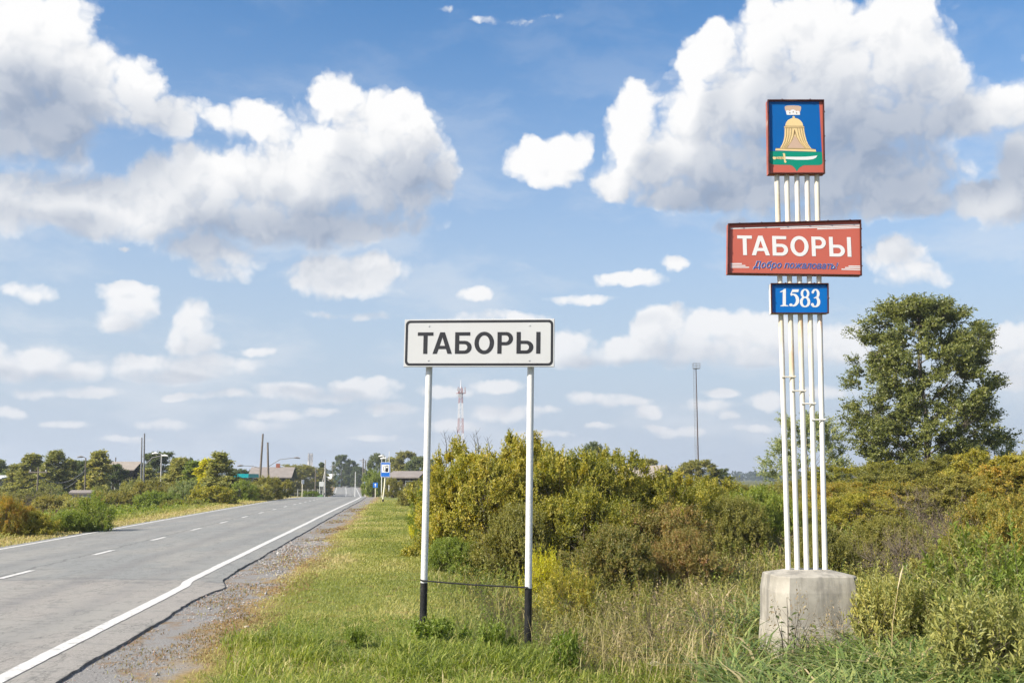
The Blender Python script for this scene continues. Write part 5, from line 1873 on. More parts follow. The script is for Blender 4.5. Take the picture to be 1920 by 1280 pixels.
def lattice(name, label, px, top, Y, bw, tw, nseg, bands):
    b0 = W(px, 895, Y)
    g = gz(b0.x, Y)
    hgt = W(px, top, Y).z - g
    t = thing(name, label, 'tower', (b0.x, Y, g), (0, 0, .35))

    def hw(z):
        return (bw + (tw - bw) * (z / hgt)) / 2
    for i in range(nseg):
        z0_, z1_ = hgt * i / nseg, hgt * (i + 1) / nseg
        m = MB()
        a_, b_ = hw(z0_), hw(z1_)
        cs = [(-1, -1), (1, -1), (1, 1), (-1, 1)]
        for k in range(4):
            c0, c1 = cs[k], cs[(k + 1) % 4]
            m.tube([(c0[0] * a_, c0[1] * a_, z0_), (c0[0] * b_, c0[1] * b_, z1_)], .05, 4, caps=False)
            m.tube([(c0[0] * a_, c0[1] * a_, z0_), (c1[0] * b_, c1[1] * b_, z1_)], .026, 3, caps=False)
            m.tube([(c1[0] * a_, c1[1] * a_, z0_), (c0[0] * b_, c0[1] * b_, z1_)], .026, 3, caps=False)
            m.tube([(c0[0] * b_, c0[1] * b_, z1_), (c1[0] * b_, c1[1] * b_, z1_)], .026, 3, caps=False)
        m.build('lattice_section', bands[i % len(bands)], t)
    return t, hgt, hw


t, hgt, hw_ = lattice('radio_tower', 'red and white lattice radio tower with dishes between the sign posts', 863, 728, 260, 2.0, .7, 14, [M_TRED, M_TRED, M_TWHT, M_TWHT])
MB().tube([(0, 0, hgt), (0, 0, hgt + 2.2)], [.14, .06], 6).build('antenna_rod', M_TWHT, t)
for (x, z, r_) in ((-1.0, hgt - .4, .42), (-.55, hgt - 2.0, .55), (.8, hgt - .2, .3)):
    MB().tube([(x, -1.0, z), (x, -.9, z), (x, -.7, z), (x, -.4, z)], [r_, r_ * .97, r_ * .6, .1], 16).build('dish_antenna', M_TWHT, t)
for x in (-.9, 0, .9):
    MB().box(x - .08, x + .08, -.9, -.75, hgt - 1.4, hgt + .3).build('panel_antenna', M_TRED, t)
MB().box(-1.0, 1.0, -.8, .8, hgt - 1.3, hgt - 1.2).build('platform', M_TRED, t)

t, hgt2, _ = lattice('chimney_tower', 'short white and grey tower beyond the broad olive tree', 581, 849, 420, 1.7, 1.7, 4, [M_TRED, M_TWHT, M_TWHT, M_STEEL])
MB().box(-.8, .8, -.8, .8, hgt2 * .3, hgt2 * .98).build('cladding', M_TWHT, t)

b0 = W(1310, 895, 150)
g = gz(b0.x, 150)
hgt = W(1309, 690, 150).z - g
t = thing('slender_mast', 'thin dark mast with ladder and top platform in the middle distance', 'mast', (b0.x, 150, g))
for i in range(5):
    MB().tube([(0, 0, hgt * i / 5), (0, 0, hgt * (i + 1) / 5 - .03)], [.115 - .010 * i, .115 - .010 * (i + 1)], 8).build('mast_section', plain('rusty_mast_paint', (.085, .06, .052), .7, .25, 2) if i < 5 else M_STEEL, t)
    MB().tube([(0, 0, hgt * (i + 1) / 5 - .15), (0, 0, hgt * (i + 1) / 5)], .15 - .010 * i, 10).build('flange', M_STEEL, t)
lad = MB()
for x in (-.46, -.26):
    lad.tube([(x, 0, 0), (x + .06, 0, hgt)], .022, 4)
for i in range(46):
    z = hgt * (i + .5) / 46
    lad.tube([(-.46 + .06 * z / hgt, 0, z), (-.26 + .06 * z / hgt, 0, z)], .016, 3)
lad.build('ladder', M_STEEL, t)
MB().box(-.45, .55, -.4, .4, hgt - .08, hgt).build('platform', M_STEEL, t)
rl = MB()
for x in (-.45, .05, .55):
    for y in (-.4, .4):
        rl.tube([(x, y, hgt), (x, y, hgt + .7)], .025, 4)
for z in (hgt + .35, hgt + .7):
    for y in (-.4, .4):
        rl.tube([(-.45, y, z), (.55, y, z)], .022, 4)
    for x in (-.45, .55):
        rl.tube([(x, -.4, z), (x, .4, z)], .022, 4)
rl.build('railing', M_STEEL, t)

# ------------------------------------------------------------------ road signs
M_SBLUE = plain('blue_sign_film', (.01, .13, .50), .4, .05, 2)
M_SWHITE = plain('white_sign_sheet', (.72, .72, .70), .5, .05, 2)
M_SBLACK = plain('black_sign_print', (.015, .015, .018), .5, .1, 2)
M_CREAM = plain('cream_post_paint', (.70, .66, .52), .5, .1, 6)


def sign_at(name, label, px, py, Y, group=None):
    p = W(px, py, Y)
    return thing(name, label, 'road sign', (p.x, Y, gz(p.x, Y)), (0, 0, -.05), group), p


t, p = sign_at('fuel_station_sign', 'blue and white fuel station road sign with black pump picture', 723, 880, 72.5)
zc_ = p.z - t.location.z
MB().tube([(-.16, .04, .22), (-.06, .04, zc_ / 2), (.02, .04, zc_ + .45)], .055, 10).build('post', M_CREAM, t)
MB().tube([(-.17, .04, -.4), (-.16, .04, .22)], .06, 10).build('black_foot', m_postblack, t)
bd = MB().cbox(-.345, .345, -.06, -.03, zc_ - .52, zc_ + .52, .004).build('board', M_SBLUE, t)
obj('white_border', flat_mesh('white_border', [[rrect(-.335, .335, zc_ - .51, zc_ + .51, .05), rrect(-.315, .315, zc_ - .49, zc_ + .49, .04)]], M_SWHITE, -.062), bd)
obj('white_field', flat_mesh('white_field', [[[(-.27, zc_ - .20), (.27, zc_ - .20), (.27, zc_ + .36), (-.27, zc_ + .36)]]], M_SWHITE, -.0625), bd)
pump = [[(.0, zc_ - .16), (.20, zc_ - .16), (.20, zc_ + .29), (.0, zc_ + .29)], [(.04, zc_ + .12), (.16, zc_ + .12), (.16, zc_ + .24), (.04, zc_ + .24)]]
hose = vstroke([(.0, zc_ - .02), (-.06, zc_ - .10), (-.12, zc_ - .08), (-.15, zc_ + .08), (-.13, zc_ + .2), (-.06, zc_ + .28)], [.03] * 6)
obj('pump_picture', flat_mesh('pump_picture', [pump, hose], M_SBLACK, -.065, .0005), bd)

t, p = sign_at('small_road_sign', 'small square blue sign with white arrow at the right roadside', 704, 909, 105)
zc_ = p.z - t.location.z
MB().tube([(0, .04, -.3), (0, .04, zc_ + .2)], .045, 8).build('post', M_CREAM, t)
bd = MB().cbox(-.25, .25, -.05, -.02, zc_ - .25, zc_ + .25, .003).build('board', M_SBLUE, t)
obj('arrow', flat_mesh('arrow', [[[(-.035, zc_ - .16), (.035, zc_ - .16), (.035, zc_ + .04), (.11, zc_ + .04), (0, zc_ + .19), (-.11, zc_ + .04), (-.035, zc_ + .04)]]], M_SWHITE, -.052), bd)
t, p = sign_at('small_road_sign', 'small pale square sign beyond the blue arrow sign', 685.5, 906, 140)
zc_ = p.z - t.location.z
MB().tube([(0, .04, -.3), (0, .04, zc_ + .2)], .05, 8).build('post', M_CREAM, t)
bd = MB().cbox(-.27, .27, -.05, -.02, zc_ - .27, zc_ + .27, .003).build('board', M_SWHITE, t)
obj('blue_figure', flat_mesh('blue_figure', [[rrect(-.22, .06, zc_ - .2, zc_ + .2, .05)]], M_SBLUE, -.052), bd)
t, p = sign_at('sign_back', 'pale board on two posts left of the far road', 603, 907, 175)
zc_ = p.z - t.location.z
MB().box(-.42, .42, -.05, -.02, zc_ - .40, zc_ + .40).build('board', plain('bare_zinc_sheet', (.5, .51, .52), .5, .1, 2), t)
for x in (-.3, .3):
    MB().tube([(x, .03, -.4), (x, .03, zc_ + .2)], .05, 7).build('post', M_SWHITE, t)
t, p = sign_at('sign_back', 'narrow sign seen edge-on on a slim post left of the road', 567.5, 903, 120)
zc_ = p.z - t.location.z
t.rotation_euler = (0, 0, 1.2)
MB().box(-.25, .25, -.05, -.02, zc_ - .25, zc_ + .25).build('board', M_SWHITE, t)
MB().tube([(0, .03, -.4), (0, .03, zc_ + .2)], .045, 7).build('post', M_CREAM, t)

p = W(1378, 925, 30)
t = thing('plot_marker', 'small white board on a stake among bushes left of the pipes', 'marker', (p.x, 30, gz(p.x, 30)), (0, R(8), .1))
zc_ = p.z - t.location.z
MB().cbox(-.065, .065, -.02, -.005, zc_ - .05, zc_ + .05, .002).build('board', M_SWHITE, t)
MB().tube([(0, .01, -.2), (0, .01, zc_ + .04)], .015, 6).build('stake', M_WOODPOLE, t)

# ------------------------------------------------------------------ grasses and weeds
def blades(rng, x, y, h, w, lean, col, curl=0.5):
    """bent tapering blades; lean as a share of the height; col is each blade's own number"""
    n = len(x)
    s_ = x - M * y - bend(y)
    z = terrain(s_, y)
    a = rng.random(n) * 2 * np.pi
    d = np.stack([np.cos(a), np.sin(a), np.zeros(n)], -1)
    sd = np.stack([-np.sin(a), np.cos(a), np.zeros(n)], -1)
    sd = unit(sd + d * rng.normal(size=(n, 1)) * .4)
    b0 = np.stack([x, y, z - .01], -1)
    le = (lean * h)[:, None]
    up = np.array([0, 0, 1.0])
    mid = b0 + d * le * (0.30 * curl + .2) + up * (h * .58)[:, None]
    tip = b0 + d * le + up * (h * (1 - .22 * np.minimum(lean, 1.6)))[:, None]
    w2 = (w * .5)[:, None]
    v = np.stack([b0 - sd * w2 * .8, b0 + sd * w2 * .8, mid + sd * w2, mid - sd * w2, tip], 1).reshape(-1, 3)
    i = np.arange(n)[:, None] * 5
    return v, i + np.array([[0, 1, 2, 3]]), i + np.array([[3, 2, 4]]), col


def grass_obj(name, label, parts, mat):
    V, Q, T, C, b0 = [], [], [], [], 0
    for v, q, t, c in parts:
        V.append(v)
        Q.append(q + b0)
        T.append(t + b0)
        C.append(c)
        b0 += len(v)
    C = np.concatenate(C)
    me = mesh_np(name, np.concatenate(V), [np.concatenate(Q), np.concatenate(T)], mat, {'rnd': ('FACE', np.concatenate([C, C]))})
    o = obj(name, me)
    tag(o, label, kind='stuff')
    return o


def scatter(rng, n, s0, s1, y0, y1, p=2.0):
    """points by road coordinates; p pulls them towards the near end"""
    t = rng.random(n)
    y = y0 * (y1 / y0) ** (t ** (p / 2)) if p else y0 + (y1 - y0) * t
    s = rng.uniform(s0, s1, n)
    return s, y


def near_px(x, y, z=0.0):
    """where a ground point falls across the photograph (used to choose what grows there)"""
    return 960 + FPX * x / y * math.cos(TH) * 1.018


G_LAWN = leaf_mat('blade_lawn', [(.15, .185, .04), (.25, .275, .065), (.35, .35, .10), (.47, .42, .17), (.55, .45, .24)], trans=.42, objvar=0, spec=.2)
G_LUSH = leaf_mat('blade_lush', [(.11, .15, .025), (.195, .25, .04), (.29, .345, .06), (.42, .42, .11), (.52, .44, .22)], trans=.45, objvar=0, spec=.3)
G_DRY = leaf_mat('blade_dry', [(0.099, 0.138, 0.035), (0.187, 0.207, 0.059), (0.306, 0.276, 0.099), (0.454, 0.374, 0.187), (0.542, 0.454, 0.267)], trans=.35, objvar=0, spec=.2)
G_REED = leaf_mat('blade_reed', [(0.101, 0.152, 0.046), (0.172, 0.243, 0.071), (0.263, 0.333, 0.101), (0.384, 0.405, 0.141), (0.557, 0.435, 0.274)], trans=.42, objvar=0, spec=.3)
G_RED = leaf_mat('blade_sorrel', [(.085, .05, .035), (.15, .085, .06), (.20, .13, .085), (.15, .15, .05)], trans=.25, objvar=0, spec=.1)

rng = np.random.default_rng(5)
# --- mown verge
s, y = scatter(rng, 125000, -2.6, 1.1, 7.0, 80.0, 1.6)
x = xs(s, y)
edge = -1.75 + 0.75 * (fbm(s * .8, y * .45, 61) - .5) * 2
dens = ss(s, edge - .25, edge + .35)
k_ = rng.random(len(s)) < np.maximum(dens, .05 * (fbm(s * 2, y * 2, 66) > .52))
k_ &= ~((y > 19) & (s > .9))
s, y, x, edge = s[k_], y[k_], x[k_], edge[k_]
far = np.clip(y / 14, .7, 4)
pat = fbm(s * .9, y * .5, 62)
h = (.018 + .034 * rng.random(len(s))) * (0.7 + .9 * pat) * (1 + .15 * far)
colr = np.clip(-.02 + .95 * (pat - .22) + .28 * rng.random(len(s)) + .24 * (1 - ss(s, edge, edge + .6)), 0, 1)
parts = [blades(rng, x, y, h, (.006 + .006 * rng.random(len(s))) * far, rng.uniform(.3, 1.3, len(s)), colr)]
grass_obj('lawn_grass', 'short mown yellow-green grass of the verge', parts, G_LAWN)

# --- low brownish growth in patches on the gravel
s, y = scatter(rng, 42000, -2.85, -1.4, 7.2, 60, 1.4)
pat = fbm(s * 1.2 + 3, y * .55, 65)
k_ = rng.random(len(s)) < ss(pat, .44, .56) * (.35 + .65 * ss(s, -2.9, -2.2)) * np.where(y < 15, 1, .5)
s, y, pat = s[k_], y[k_], pat[k_]
x = xs(s, y)
far = np.clip(y / 12, .8, 4)
parts = [blades(rng, x, y, (.012 + .035 * rng.random(len(x))) * (.6 + pat), (.006 + .006 * rng.random(len(x))) * far, rng.uniform(.5, 1.8, len(x)), np.clip(.15 + .85 * rng.random(len(x)), 0, 1))]
G_SHOULDER = leaf_mat('blade_shoulder', [(.10, .12, .03), (.19, .17, .06), (.28, .21, .09), (.34, .22, .11), (.24, .13, .08)], trans=.3, objvar=0, spec=.1)
grass_obj('shoulder_growth', 'low brown and olive growth in patches on the gravel shoulder', parts, G_SHOULDER)

# --- longer lush grass in front
parts = []
n = 52000
x = rng.uniform(-3.2, 3.6, n)
y = rng.uniform(7.6, 11.2, n)
s = x - M * y
pxx = near_px(x, y)
tuft = fbm(x * 1.3, y * 1.3, 63)
lushm = ss(pxx, 400, 470) * (1 - ss(pxx, 1180, 1330)) * ss(y, 11.3, 10.2 - .0)
hole = ss(pxx, 560, 640) * (1 - ss(pxx, 700, 800)) * ss(y, 9.4, 9.9)
k_ = rng.random(n) < lushm * (1 - hole) * (.25 + 1.2 * ss(tuft, .35, .6)) * ss(s, -1.95, -1.6)
x, y, tuft, pxx = x[k_], y[k_], tuft[k_], pxx[k_]
h = (.07 + .13 * rng.random(len(x))) * (.5 + .95 * tuft) * np.where(pxx < 620, 1.25, 1.0)
parts.append(blades(rng, x, y, h, .006 + .006 * rng.random(len(x)), rng.uniform(.3, 1.5, len(x)), np.clip(.85 * rng.random(len(x)) + 1.0 * (.5 - tuft), 0, 1)))
grass_obj('lush_grass', 'longer bright green grass along the bottom of the picture', parts, G_LUSH)

# --- dry grass and weeds between town sign and monument and under the bushes
parts = []
n = 70000
s, y = scatter(rng, n, .35, 13, 9.2, 38.0, 1.5)
x = xs(s, y)
pxx = near_px(x, y)
pat = fbm(x * .55, y * .4, 64)
dry = ss(pxx, 960, 1130) * (1 - ss(pxx, 1330, 1480)) * (1 - ss(y, 15, 20))
front_cut = ss(y, 9.2, 10.4 + .4)
k_ = rng.random(n) < np.clip(.40 + .35 * dry, 0, 1) * np.where(pxx > 1380, np.maximum(.35, ss(y, 10, 12)), front_cut) * ss(s, .3, 1.0)
k_ &= ~((np.abs(x - base_c.x) < .62) & (np.abs(y - base_c.y) < .55))
x, y, s, pxx, pat, dry = x[k_], y[k_], s[k_], pxx[k_], pat[k_], dry[k_]
far = np.clip(y / 12, .8, 3)
h = (.12 + .36 * rng.random(len(x)) ** 1.5) * (.55 + .8 * pat) * (1 + .30 * dry) * np.where(s < 1.2, .6, 1)
colr = np.clip(.0 + .22 * dry + .9 * (pat - .35) + .5 * rng.random(len(x)), 0, 1)
parts.append(blades(rng, x, y, h, (.005 + .006 * rng.random(len(x))) * far, rng.uniform(.2, 1.7, len(x)), colr))
grass_obj('dry_grass', 'tall straw-coloured grass and weeds between sign and monument', parts, G_DRY)

# --- broad-bladed reed grass low at the right
n = 19000
x = rng.uniform(1.0, 7.0, n)
y = rng.uniform(7.8, 15.5, n)
pxx = near_px(x, y)
tuft = fbm(x * 1.1, y * 1.1, 67)
right_back = (pxx > 1600) & (y > 10.8)
k_ = rng.random(n) < ss(pxx, 1290, 1440) * (.25 + 1.3 * ss(tuft, .32, .6)) * np.where(y > 10.9, np.where(right_back, .55, 0.3), 1.0)
k_ &= ~((np.abs(x - base_c.x) < .72) & (np.abs(y - base_c.y) < .65))
k_ &= ~((pxx > 1420) & (pxx < 1620) & (y > 11.35) & (y < 12))
x, y, tuft = x[k_], y[k_], tuft[k_]
h = (.22 + .30 * rng.random(len(x))) * (.7 + .6 * tuft) * np.where(y > 12, 1.15, 1.0)
colr = np.clip(.05 + .75 * rng.random(len(x)) ** 1.2 + (rng.random(len(x)) < .07) * .6, 0, 1)
parts = [blades(rng, x, y, h, .014 + .017 * rng.random(len(x)), rng.uniform(.6, 2.2, len(x)), colr, curl=1.0)]
grass_obj('reed_grass', 'broad-bladed green reed grass in front of and beside the concrete block', parts, G_REED)

# --- left side of the road
parts = []
s, y = scatter(rng, 30000, -11.9, -9.75, 17, 110, 1.6)
x = xs(s, y)
far = np.clip(y / 14, 1, 5)
h = (.05 + .10 * rng.random(len(x))) * (1 + 1.2 * ss(s, -10.6, -11.6))
parts.append(blades(rng, x, y, h, (.008 + .006 * rng.random(len(x))) * far, rng.uniform(.3, 1.2, len(x)), np.clip(.55 + .5 * rng.random(len(x)) - .45 * ss(s, -10.6, -11.5), 0, 1)))
s, y = scatter(rng, 24000, -17.5, -11.3, 19, 110, 1.5)
x = xs(s, y)
far = np.clip(y / 14, 1, 5)
pat = fbm(x * .3, y * .15, 68)
h = (.20 + .35 * rng.random(len(x))) * (.4 + 1.2 * pat) * (.5 + .5 * ss(s, -11.3, -12.5))
parts.append(blades(rng, x, y, h, (.010 + .012 * rng.random(len(x))) * far, rng.uniform(.2, .9, len(x)), np.clip(.35 * rng.random(len(x)) + .8 * (pat - .35), 0, 1)))
grass_obj('roadside_grass', 'strip of straw and green grass along the left edge of the road', parts, G_LAWN)
s, y = scatter(rng, 26000, -75, -15.5, 34, 130, 1.6)
x = xs(s, y)
pat = fbm(x * .08, y * .05, 69)
h = (.35 + .4 * rng.random(len(x))) * (.6 + .8 * pat)
parts = [blades(rng, x, y, h, (.03 + .03 * rng.random(len(x))) * np.clip(y / 40, 1, 3), rng.uniform(.2, .9, len(x)), np.clip(.75 * rng.random(len(x)) + .25 * (pat > .55), 0, 1))]
grass_obj('sorrel_field', 'reddish-brown weedy field left of the road', parts, G_RED)
s, y = scatter(rng, 16000, 10, 60, 38, 130, 1.5)
x = xs(s, y)
h = (.3 + .5 * rng.random(len(x)))
parts = [blades(rng, x, y, h, (.03 + .03 * rng.random(len(x))) * np.clip(y / 40, 1, 3), rng.uniform(.2, .9, len(x)), rng.random(len(x)) ** 1.5 * .8)]
grass_obj('meadow_grass', 'rough meadow grass behind the bushes on the right', parts, G_DRY)


# --- leafy weeds filling the ground between the bushes
def weeds(name, label, n, s0, s1, y0, y1, hh, ll, lw, mat, nl=10, test=None, p=1.4):
    s, y = scatter(rng, n, s0, s1, y0, y1, p)
    x = xs(s, y)
    if test is not None:
        k_ = test(x, y, s)
        x, y, s = x[k_], y[k_], s[k_]
    m_ = len(x)
    far = np.clip(y / 16, .8, 3)
    hgt = hh * rng.uniform(.45, 1.25, m_)
    base = np.stack([x, y, terrain(s, y)], -1)
    dr = unit(np.stack([rng.normal(size=m_) * .25, rng.normal(size=m_) * .25, np.ones(m_)], -1))
    pos, ld, nr, L, Wd, rn = shoots_to_leaves(rng, base + dr * hgt[:, None], dr, hgt * .85, nl, ll, lw)
    fr = np.repeat(far, nl)
    v, f = leaves(pos, ld, nr, L * fr, Wd * fr)
    o = obj(name, mesh_np(name, v, [f], mat, {'rnd': ('FACE', rn)}))
    return tag(o, label, kind='stuff')


def clear_of_block(x, y, s):
    return ~((np.abs(x - base_c.x) < .75) & (np.abs(y - base_c.y) < .65)) & (s > .9 + .5 * (y < 12))


weeds('weed_undergrowth', 'green leafy weeds covering the ground among the bushes', 5200, .8, 14, 10.5, 42, .42, .060, .024, L_GREEN, 10,
      lambda x, y, s: clear_of_block(x, y, s) & (fbm(x * .35, y * .3, 81) > .46) & ((near_px(x, y) > 1330) | (y > 13)))
weeds('dry_weeds', 'brown seeded weeds covering the ground among the bushes', 5600, .8, 14, 9.6, 40, .50, .034, .016, L_BROWN, 12,
      lambda x, y, s: clear_of_block(x, y, s) & (fbm(x * .35, y * .3, 82) > .48) & (near_px(x, y) > 1000))
weeds('olive_weeds', 'olive weeds along the bush edge and the bank', 5200, .9, 15, 13, 46, .50, .06, .026, L_OLIVE, 10, clear_of_block)
weeds('clover_patches', 'low leafy clover and weeds matted into the front grass', 5200, -1.5, 4.2, 7.7, 12.5, .085, .030, .020, L_WEED, 7,
      lambda x, y, s: (fbm(x * .9, y * .9, 84) > .47) & (near_px(x, y) > 430) & (near_px(x, y) < 1330), p=0)
weeds('green_weeds', 'mixed green weeds standing in the dry grass', 2800, .9, 6.5, 10.0, 16, .30, .055, .022, L_WEED, 9,
      lambda x, y, s: clear_of_block(x, y, s) & (fbm(x * .8, y * .6, 85) > .46), p=1.4)
weeds('tall_weeds', 'tangled tall leafy weeds around and right of the concrete block', 1500, 3.2, 9.5, 8.6, 14.5, .62, .080, .026, L_PALE, 15,
      lambda x, y, s: clear_of_block(x, y, s) & (near_px(x, y) > 1540 + 120 * fbm(x, y, 86)) & (fbm(x * 1.1, y * 1.1, 87) > .42) & ~((near_px(x, y) < 1640) & (y < 11.2)), p=0)
weeds('mixed_weeds', 'tangled olive weeds between the reddish bushes and the concrete block', 1300, 1.6, 5.5, 10.6, 16.5, .48, .060, .022, L_OLIVE, 13,
      lambda x, y, s: clear_of_block(x, y, s) & (near_px(x, y) > 1010) & (near_px(x, y) < 1450) & (fbm(x * 1.1, y * 1.1, 88) > .44), p=0)
weeds('roadside_weeds', 'tall green and orange weeds along the far side of the road', 2600, -20, -11.8, 22, 75, .55, .07, .032, L_GREEN, 9)

# --- gravel on the shoulder
n = 9000
s, y = scatter(rng, n, -2.95, -1.55, 7.2, 30, 1.2)
k_ = rng.random(n) < (1 - ss(s, -2.2, -1.6)) * (fbm(s * 1.6, y * .8, 83) > .40)
s, y = s[k_], y[k_]
x = xs(s, y)
n = len(x)
r_ = rng.uniform(.004, .012, n) * np.clip(y / 11, 1, 2.4) * np.where(rng.random(n) < .02, 2.2, 1)
octa = np.array([[1, 0, 0], [0, 1, 0], [-1, 0, 0], [0, -1, 0], [0, 0, .75], [0, 0, -.5]], float)
v = np.stack([x, y, terrain(s, y) + r_ * .25], -1)[:, None, :] + octa[None] * r_[:, None, None] * rng.uniform(.6, 1.25, (n, 6, 3))
fo = np.array([[0, 1, 4], [1, 2, 4], [2, 3, 4], [3, 0, 4], [1, 0, 5], [2, 1, 5], [3, 2, 5], [0, 3, 5]])
F = (np.arange(n) * 6)[:, None, None] + fo[None]
gv, nt, b, _ = new_mat('gravel_stone')
at = nt.nodes.new('ShaderNodeAttribute')
at.attribute_name = 'rnd'
nt.links.new(ramp(nt, at.outputs['Fac'], [(0, (.14, .135, .13)), (.5, (.29, .285, .28)), (.85, (.42, .40, .38)), (1, (.34, .20, .15))]), b.inputs['Base Color'])
b.inputs['Roughness'].default_value = .9
o = obj('gravel', mesh_np('gravel', v.reshape(-1, 3), [F.reshape(-1, 3)], gv, {'rnd': ('FACE', np.repeat(rng.random(n), 8))}))
tag(o, 'loose grey gravel on the road shoulder', kind='stuff')

# ------------------------------------------------------------------ single plants and small things in front
HERB = make_bush(101, .60, .22, 150, 12, .060, .030, slen=.16, nlobe=9, upright=.8, twigs=20, top_shoots=.1, nclump=60, clump=.10)
THIN = make_bush(102, .5, .75, 34, 7, .055, .022, slen=.30, nlobe=6, upright=1.2, twigs=34, top_shoots=.5, nclump=60, clump=.25)
put('leafy_herb', HERB, L_WEED, 822, 105, 1162, 10.75, 'low bright green leafy weed at the foot of the left sign post', 'weed', 'small herbs in the grass', hmin=.14)
put('leafy_herb', HERB, L_WEED, 668, 46, 1176, 10.6, 'small green weed in the grass left of the left sign post', 'weed', 'small herbs in the grass', hmin=.08)
put('leafy_herb', HERB, L_WEED, 930, 70, 1172, 10.6, 'green weed just left of the right sign post foot', 'weed', 'small herbs in the grass', hmin=.12)
put('leafy_herb', HERB, L_WEED, 1060, 80, 1190, 10.3, 'green weed low in the grass right of the right sign post', 'weed', 'small herbs in the grass', hmin=.12)
put('dry_weed', THIN, L_BROWN, 1215, 70, 1085, 12.0, 'thin brown dry weed stalks left of the concrete block', 'weed', 'dry weed stalks', hmin=.5)
put('dry_weed', THIN, L_BROWN, 1330, 80, 1090, 11.6, 'brown seed stalks nearest the left side of the concrete block', 'weed', 'dry weed stalks', hmin=.5)
put('dry_weed', THIN, L_BROWN, 1485, 70, 1110, 11.0, 'dark dry weed in front of the left part of the concrete block', 'weed', 'dry weed stalks', hmin=.4)
put('dry_weed', THIN, L_BROWN, 1575, 60, 1135, 11.0, 'low dry weed in front of the right part of the concrete block', 'weed', 'dry weed stalks', hmin=.3)

# sapling in front of the block: thin stems with single large leaves
p = W(1478, 1160, 10.9)
g = gz(p.x, p.y)
t = thing('sapling', 'young sapling with sparse dark leaves in front of the concrete block', 'sapling', (p.x, p.y, g))
st = MB()
rs = random.Random(4)
lm = leaf_mat('leaf_sapling', [(.05, .06, .02), (.08, .11, .025), (.17, .20, .04)], objvar=0)
lv = []
for (ex, ez) in ((-.16, .66), (-.02, .74), (.10, .60), (.22, .48), (.30, .40)):
    pts = [Vector((ex * .2, 0, -.05)), Vector((ex * .5, -.03, ez * .5)), Vector((ex, -.05, ez))]
    st.tube(pts, [.006, .005, .002], 5)
    for k in range(6):
        f_ = .35 + .65 * k / 5
        q_ = pts[0].lerp(pts[1], f_ * 2) if f_ < .5 else pts[1].lerp(pts[2], f_ * 2 - 1)
        a_ = rs.uniform(0, 6.28)
        lv.append((q_, Vector((math.cos(a_), math.sin(a_) * .5 - .2, rs.uniform(-.4, .3)))))
st.build('stems', BARK_DARK, t)
lv = [(q_, d_) for q_, d_ in lv]
vv, ff = leaves(np.array([q_ for q_, _ in lv]), np.array([d_ for _, d_ in lv]), np.tile([[.1, -.3, 1.0]], (len(lv), 1)), np.array([rs.uniform(.05, .10) for _ in lv]), np.array([rs.uniform(.03, .055) for _ in lv]))
one = None
for i in range(len(lv)):
    me = mesh_np('leaf', vv[i * 4:i * 4 + 4], [np.array([[0, 1, 2, 3]])], lm, {'rnd': ('FACE', np.array([rs.random()]))})
    obj('leaf', me, t)

# single tall grass stalk
p = W(1667, 1210, 10.2)
g = gz(p.x, p.y)
t = thing('grass_stalk', 'single tall pale grass stalk leaning right beside the concrete block', 'grass stalk', (p.x, p.y, g))
tp = W(1694, 1060, 10.2) - t.location
MB().tube([(0, 0, 0), (tp.x * .25, 0, tp.z * .5), (tp.x * .7, 0, tp.z * .85), tp], [.005, .004, .003, .002], 5).build('stalk', plain('pale_straw', (.45, .36, .18), .8, .2, 20), t)
MB().tube([(tp.x * .62, 0, tp.z * .80), (tp.x * .85, 0, tp.z * .93), tp], [.004, .010, .003], 6).build('seed_head', plain('straw_seed_head', (.50, .42, .26), .9, .2, 40), t)

# thistle gone to white fluff, lower right
p = W(1868, 1180, 9.9)
g = gz(p.x, p.y)
t = thing('thistle', 'brown thistle with tufts of white fluff at the lower right', 'thistle', (p.x, p.y, g))
st = MB()
fl_me = None
rs = random.Random(9)
tips = []
for i in range(20):
    a_, r_ = rs.uniform(0, 6.28), rs.uniform(.05, .42)
    e_ = Vector((math.cos(a_) * r_, math.sin(a_) * r_ * .6, rs.uniform(.22, .62)))
    st.tube([(e_.x * .2, e_.y * .2, 0), (e_.x * .6, e_.y * .6, e_.z * .6), e_], [.006, .005, .003], 4)
    tips.append(e_)
st.build('stems', plain('brown_thistle_stem', (.13, .09, .06), .9, .3, 20), t)
rngf = np.random.default_rng(6)
d_ = unit(rngf.normal(size=(26, 3)))
vv, ff = leaves(d_ * .003, d_, unit(rngf.normal(size=(26, 3))), np.full(26, .026), np.full(26, .012))
fluff = mesh_np('fluff_tuft', vv, [ff], plain('white_fluff', (.62, .57, .52), .95, .2, 30))
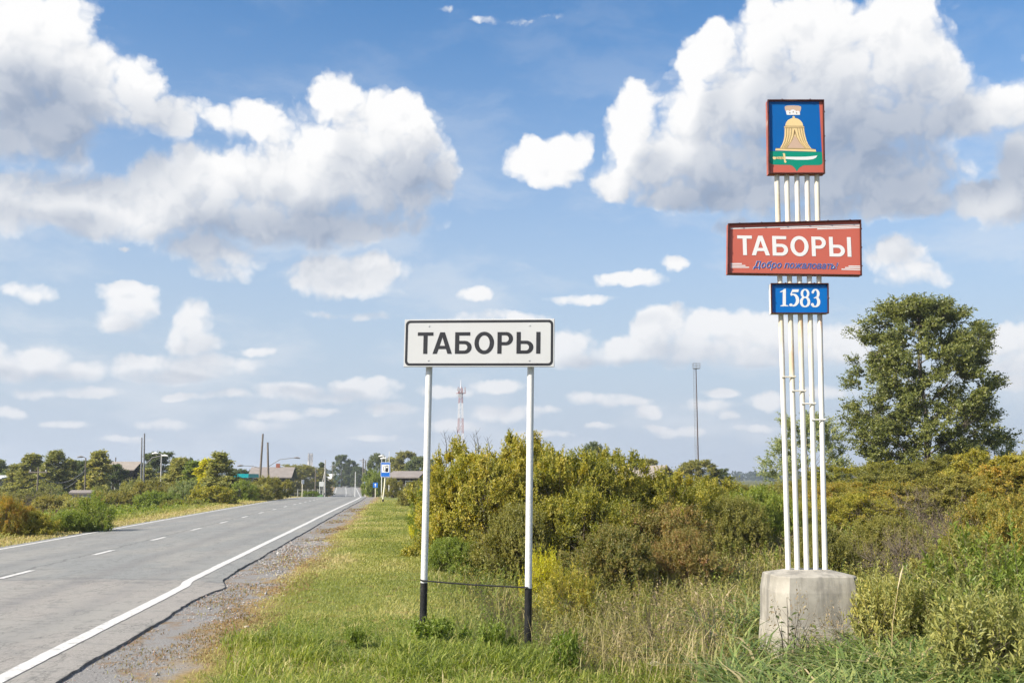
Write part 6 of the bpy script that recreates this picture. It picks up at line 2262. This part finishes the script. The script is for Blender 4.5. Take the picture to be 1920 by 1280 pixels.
for e_ in tips[:15]:
    o = obj('fluff_tuft', fluff, t, e_)
    o.scale = [rs.uniform(.6, 1.3)] * 3
d_ = unit(rngf.normal(size=(40, 3)))
pp = rngf.uniform(-1, 1, (260, 3)) * np.array([.42, .26, .28]) + np.array([0, 0, .32])
vv, ff = leaves(pp, unit(rngf.normal(size=(260, 3))), unit(rngf.normal(size=(260, 3)) + [0, 0, 1]), rngf.uniform(.03, .07, 260), rngf.uniform(.012, .022, 260))
obj('leaves', mesh_np('leaves', vv, [ff], L_BROWN, {'rnd': ('FACE', rngf.random(260))}), t)

# pale stones lying about
for i, (px, py, sz, lab) in enumerate(((1226, 1243, .10, 'pale stone lying in the grass at the bottom, left of the reed grass'), (463, 1174, .045, 'small white stone on the gravel edge left of the lush grass'))):
    p = None
    for Y in np.arange(7.5, 14, .02):
        q_ = W(px, py, Y)
        if q_.z <= gz(q_.x, Y) + sz * .25:
            p = q_
            break
    rs = random.Random(20 + i)
    me = bpy.data.meshes.new('stone')
    import bmesh
    bm = bmesh.new()
    bmesh.ops.create_icosphere(bm, subdivisions=2, radius=sz / 2)
    for v_ in bm.verts:
        v_.co *= rs.uniform(.8, 1.15)
        v_.co.z *= .55
        v_.co.x *= 1.4
    bm.to_mesh(me)
    bm.free()
    me.materials.append(plain('pale_stone', (.52, .46, .38), .9, .2, 20))
    tag(obj('stone', me, None, p), lab, 'stone', 'stones on the verge')

# ------------------------------------------------------------------ air
hm = bpy.data.materials.new('thin_haze')
hm.use_nodes = True
nt = hm.node_tree
nt.nodes.clear()
out = nt.nodes.new('ShaderNodeOutputMaterial')
pv = nt.nodes.new('ShaderNodeVolumePrincipled')
pv.inputs['Color'].default_value = (.80, .88, 1.0, 1.0)
pv.inputs['Density'].default_value = 0.00038
pv.inputs['Anisotropy'].default_value = 0.2
nt.links.new(pv.outputs[0], out.inputs['Volume'])
o = MB().box(-7500, 7500, -200, 8000, -6.0, 46.0).build('haze', hm)
tag(o, 'thin pale air over the whole place', kind='stuff')
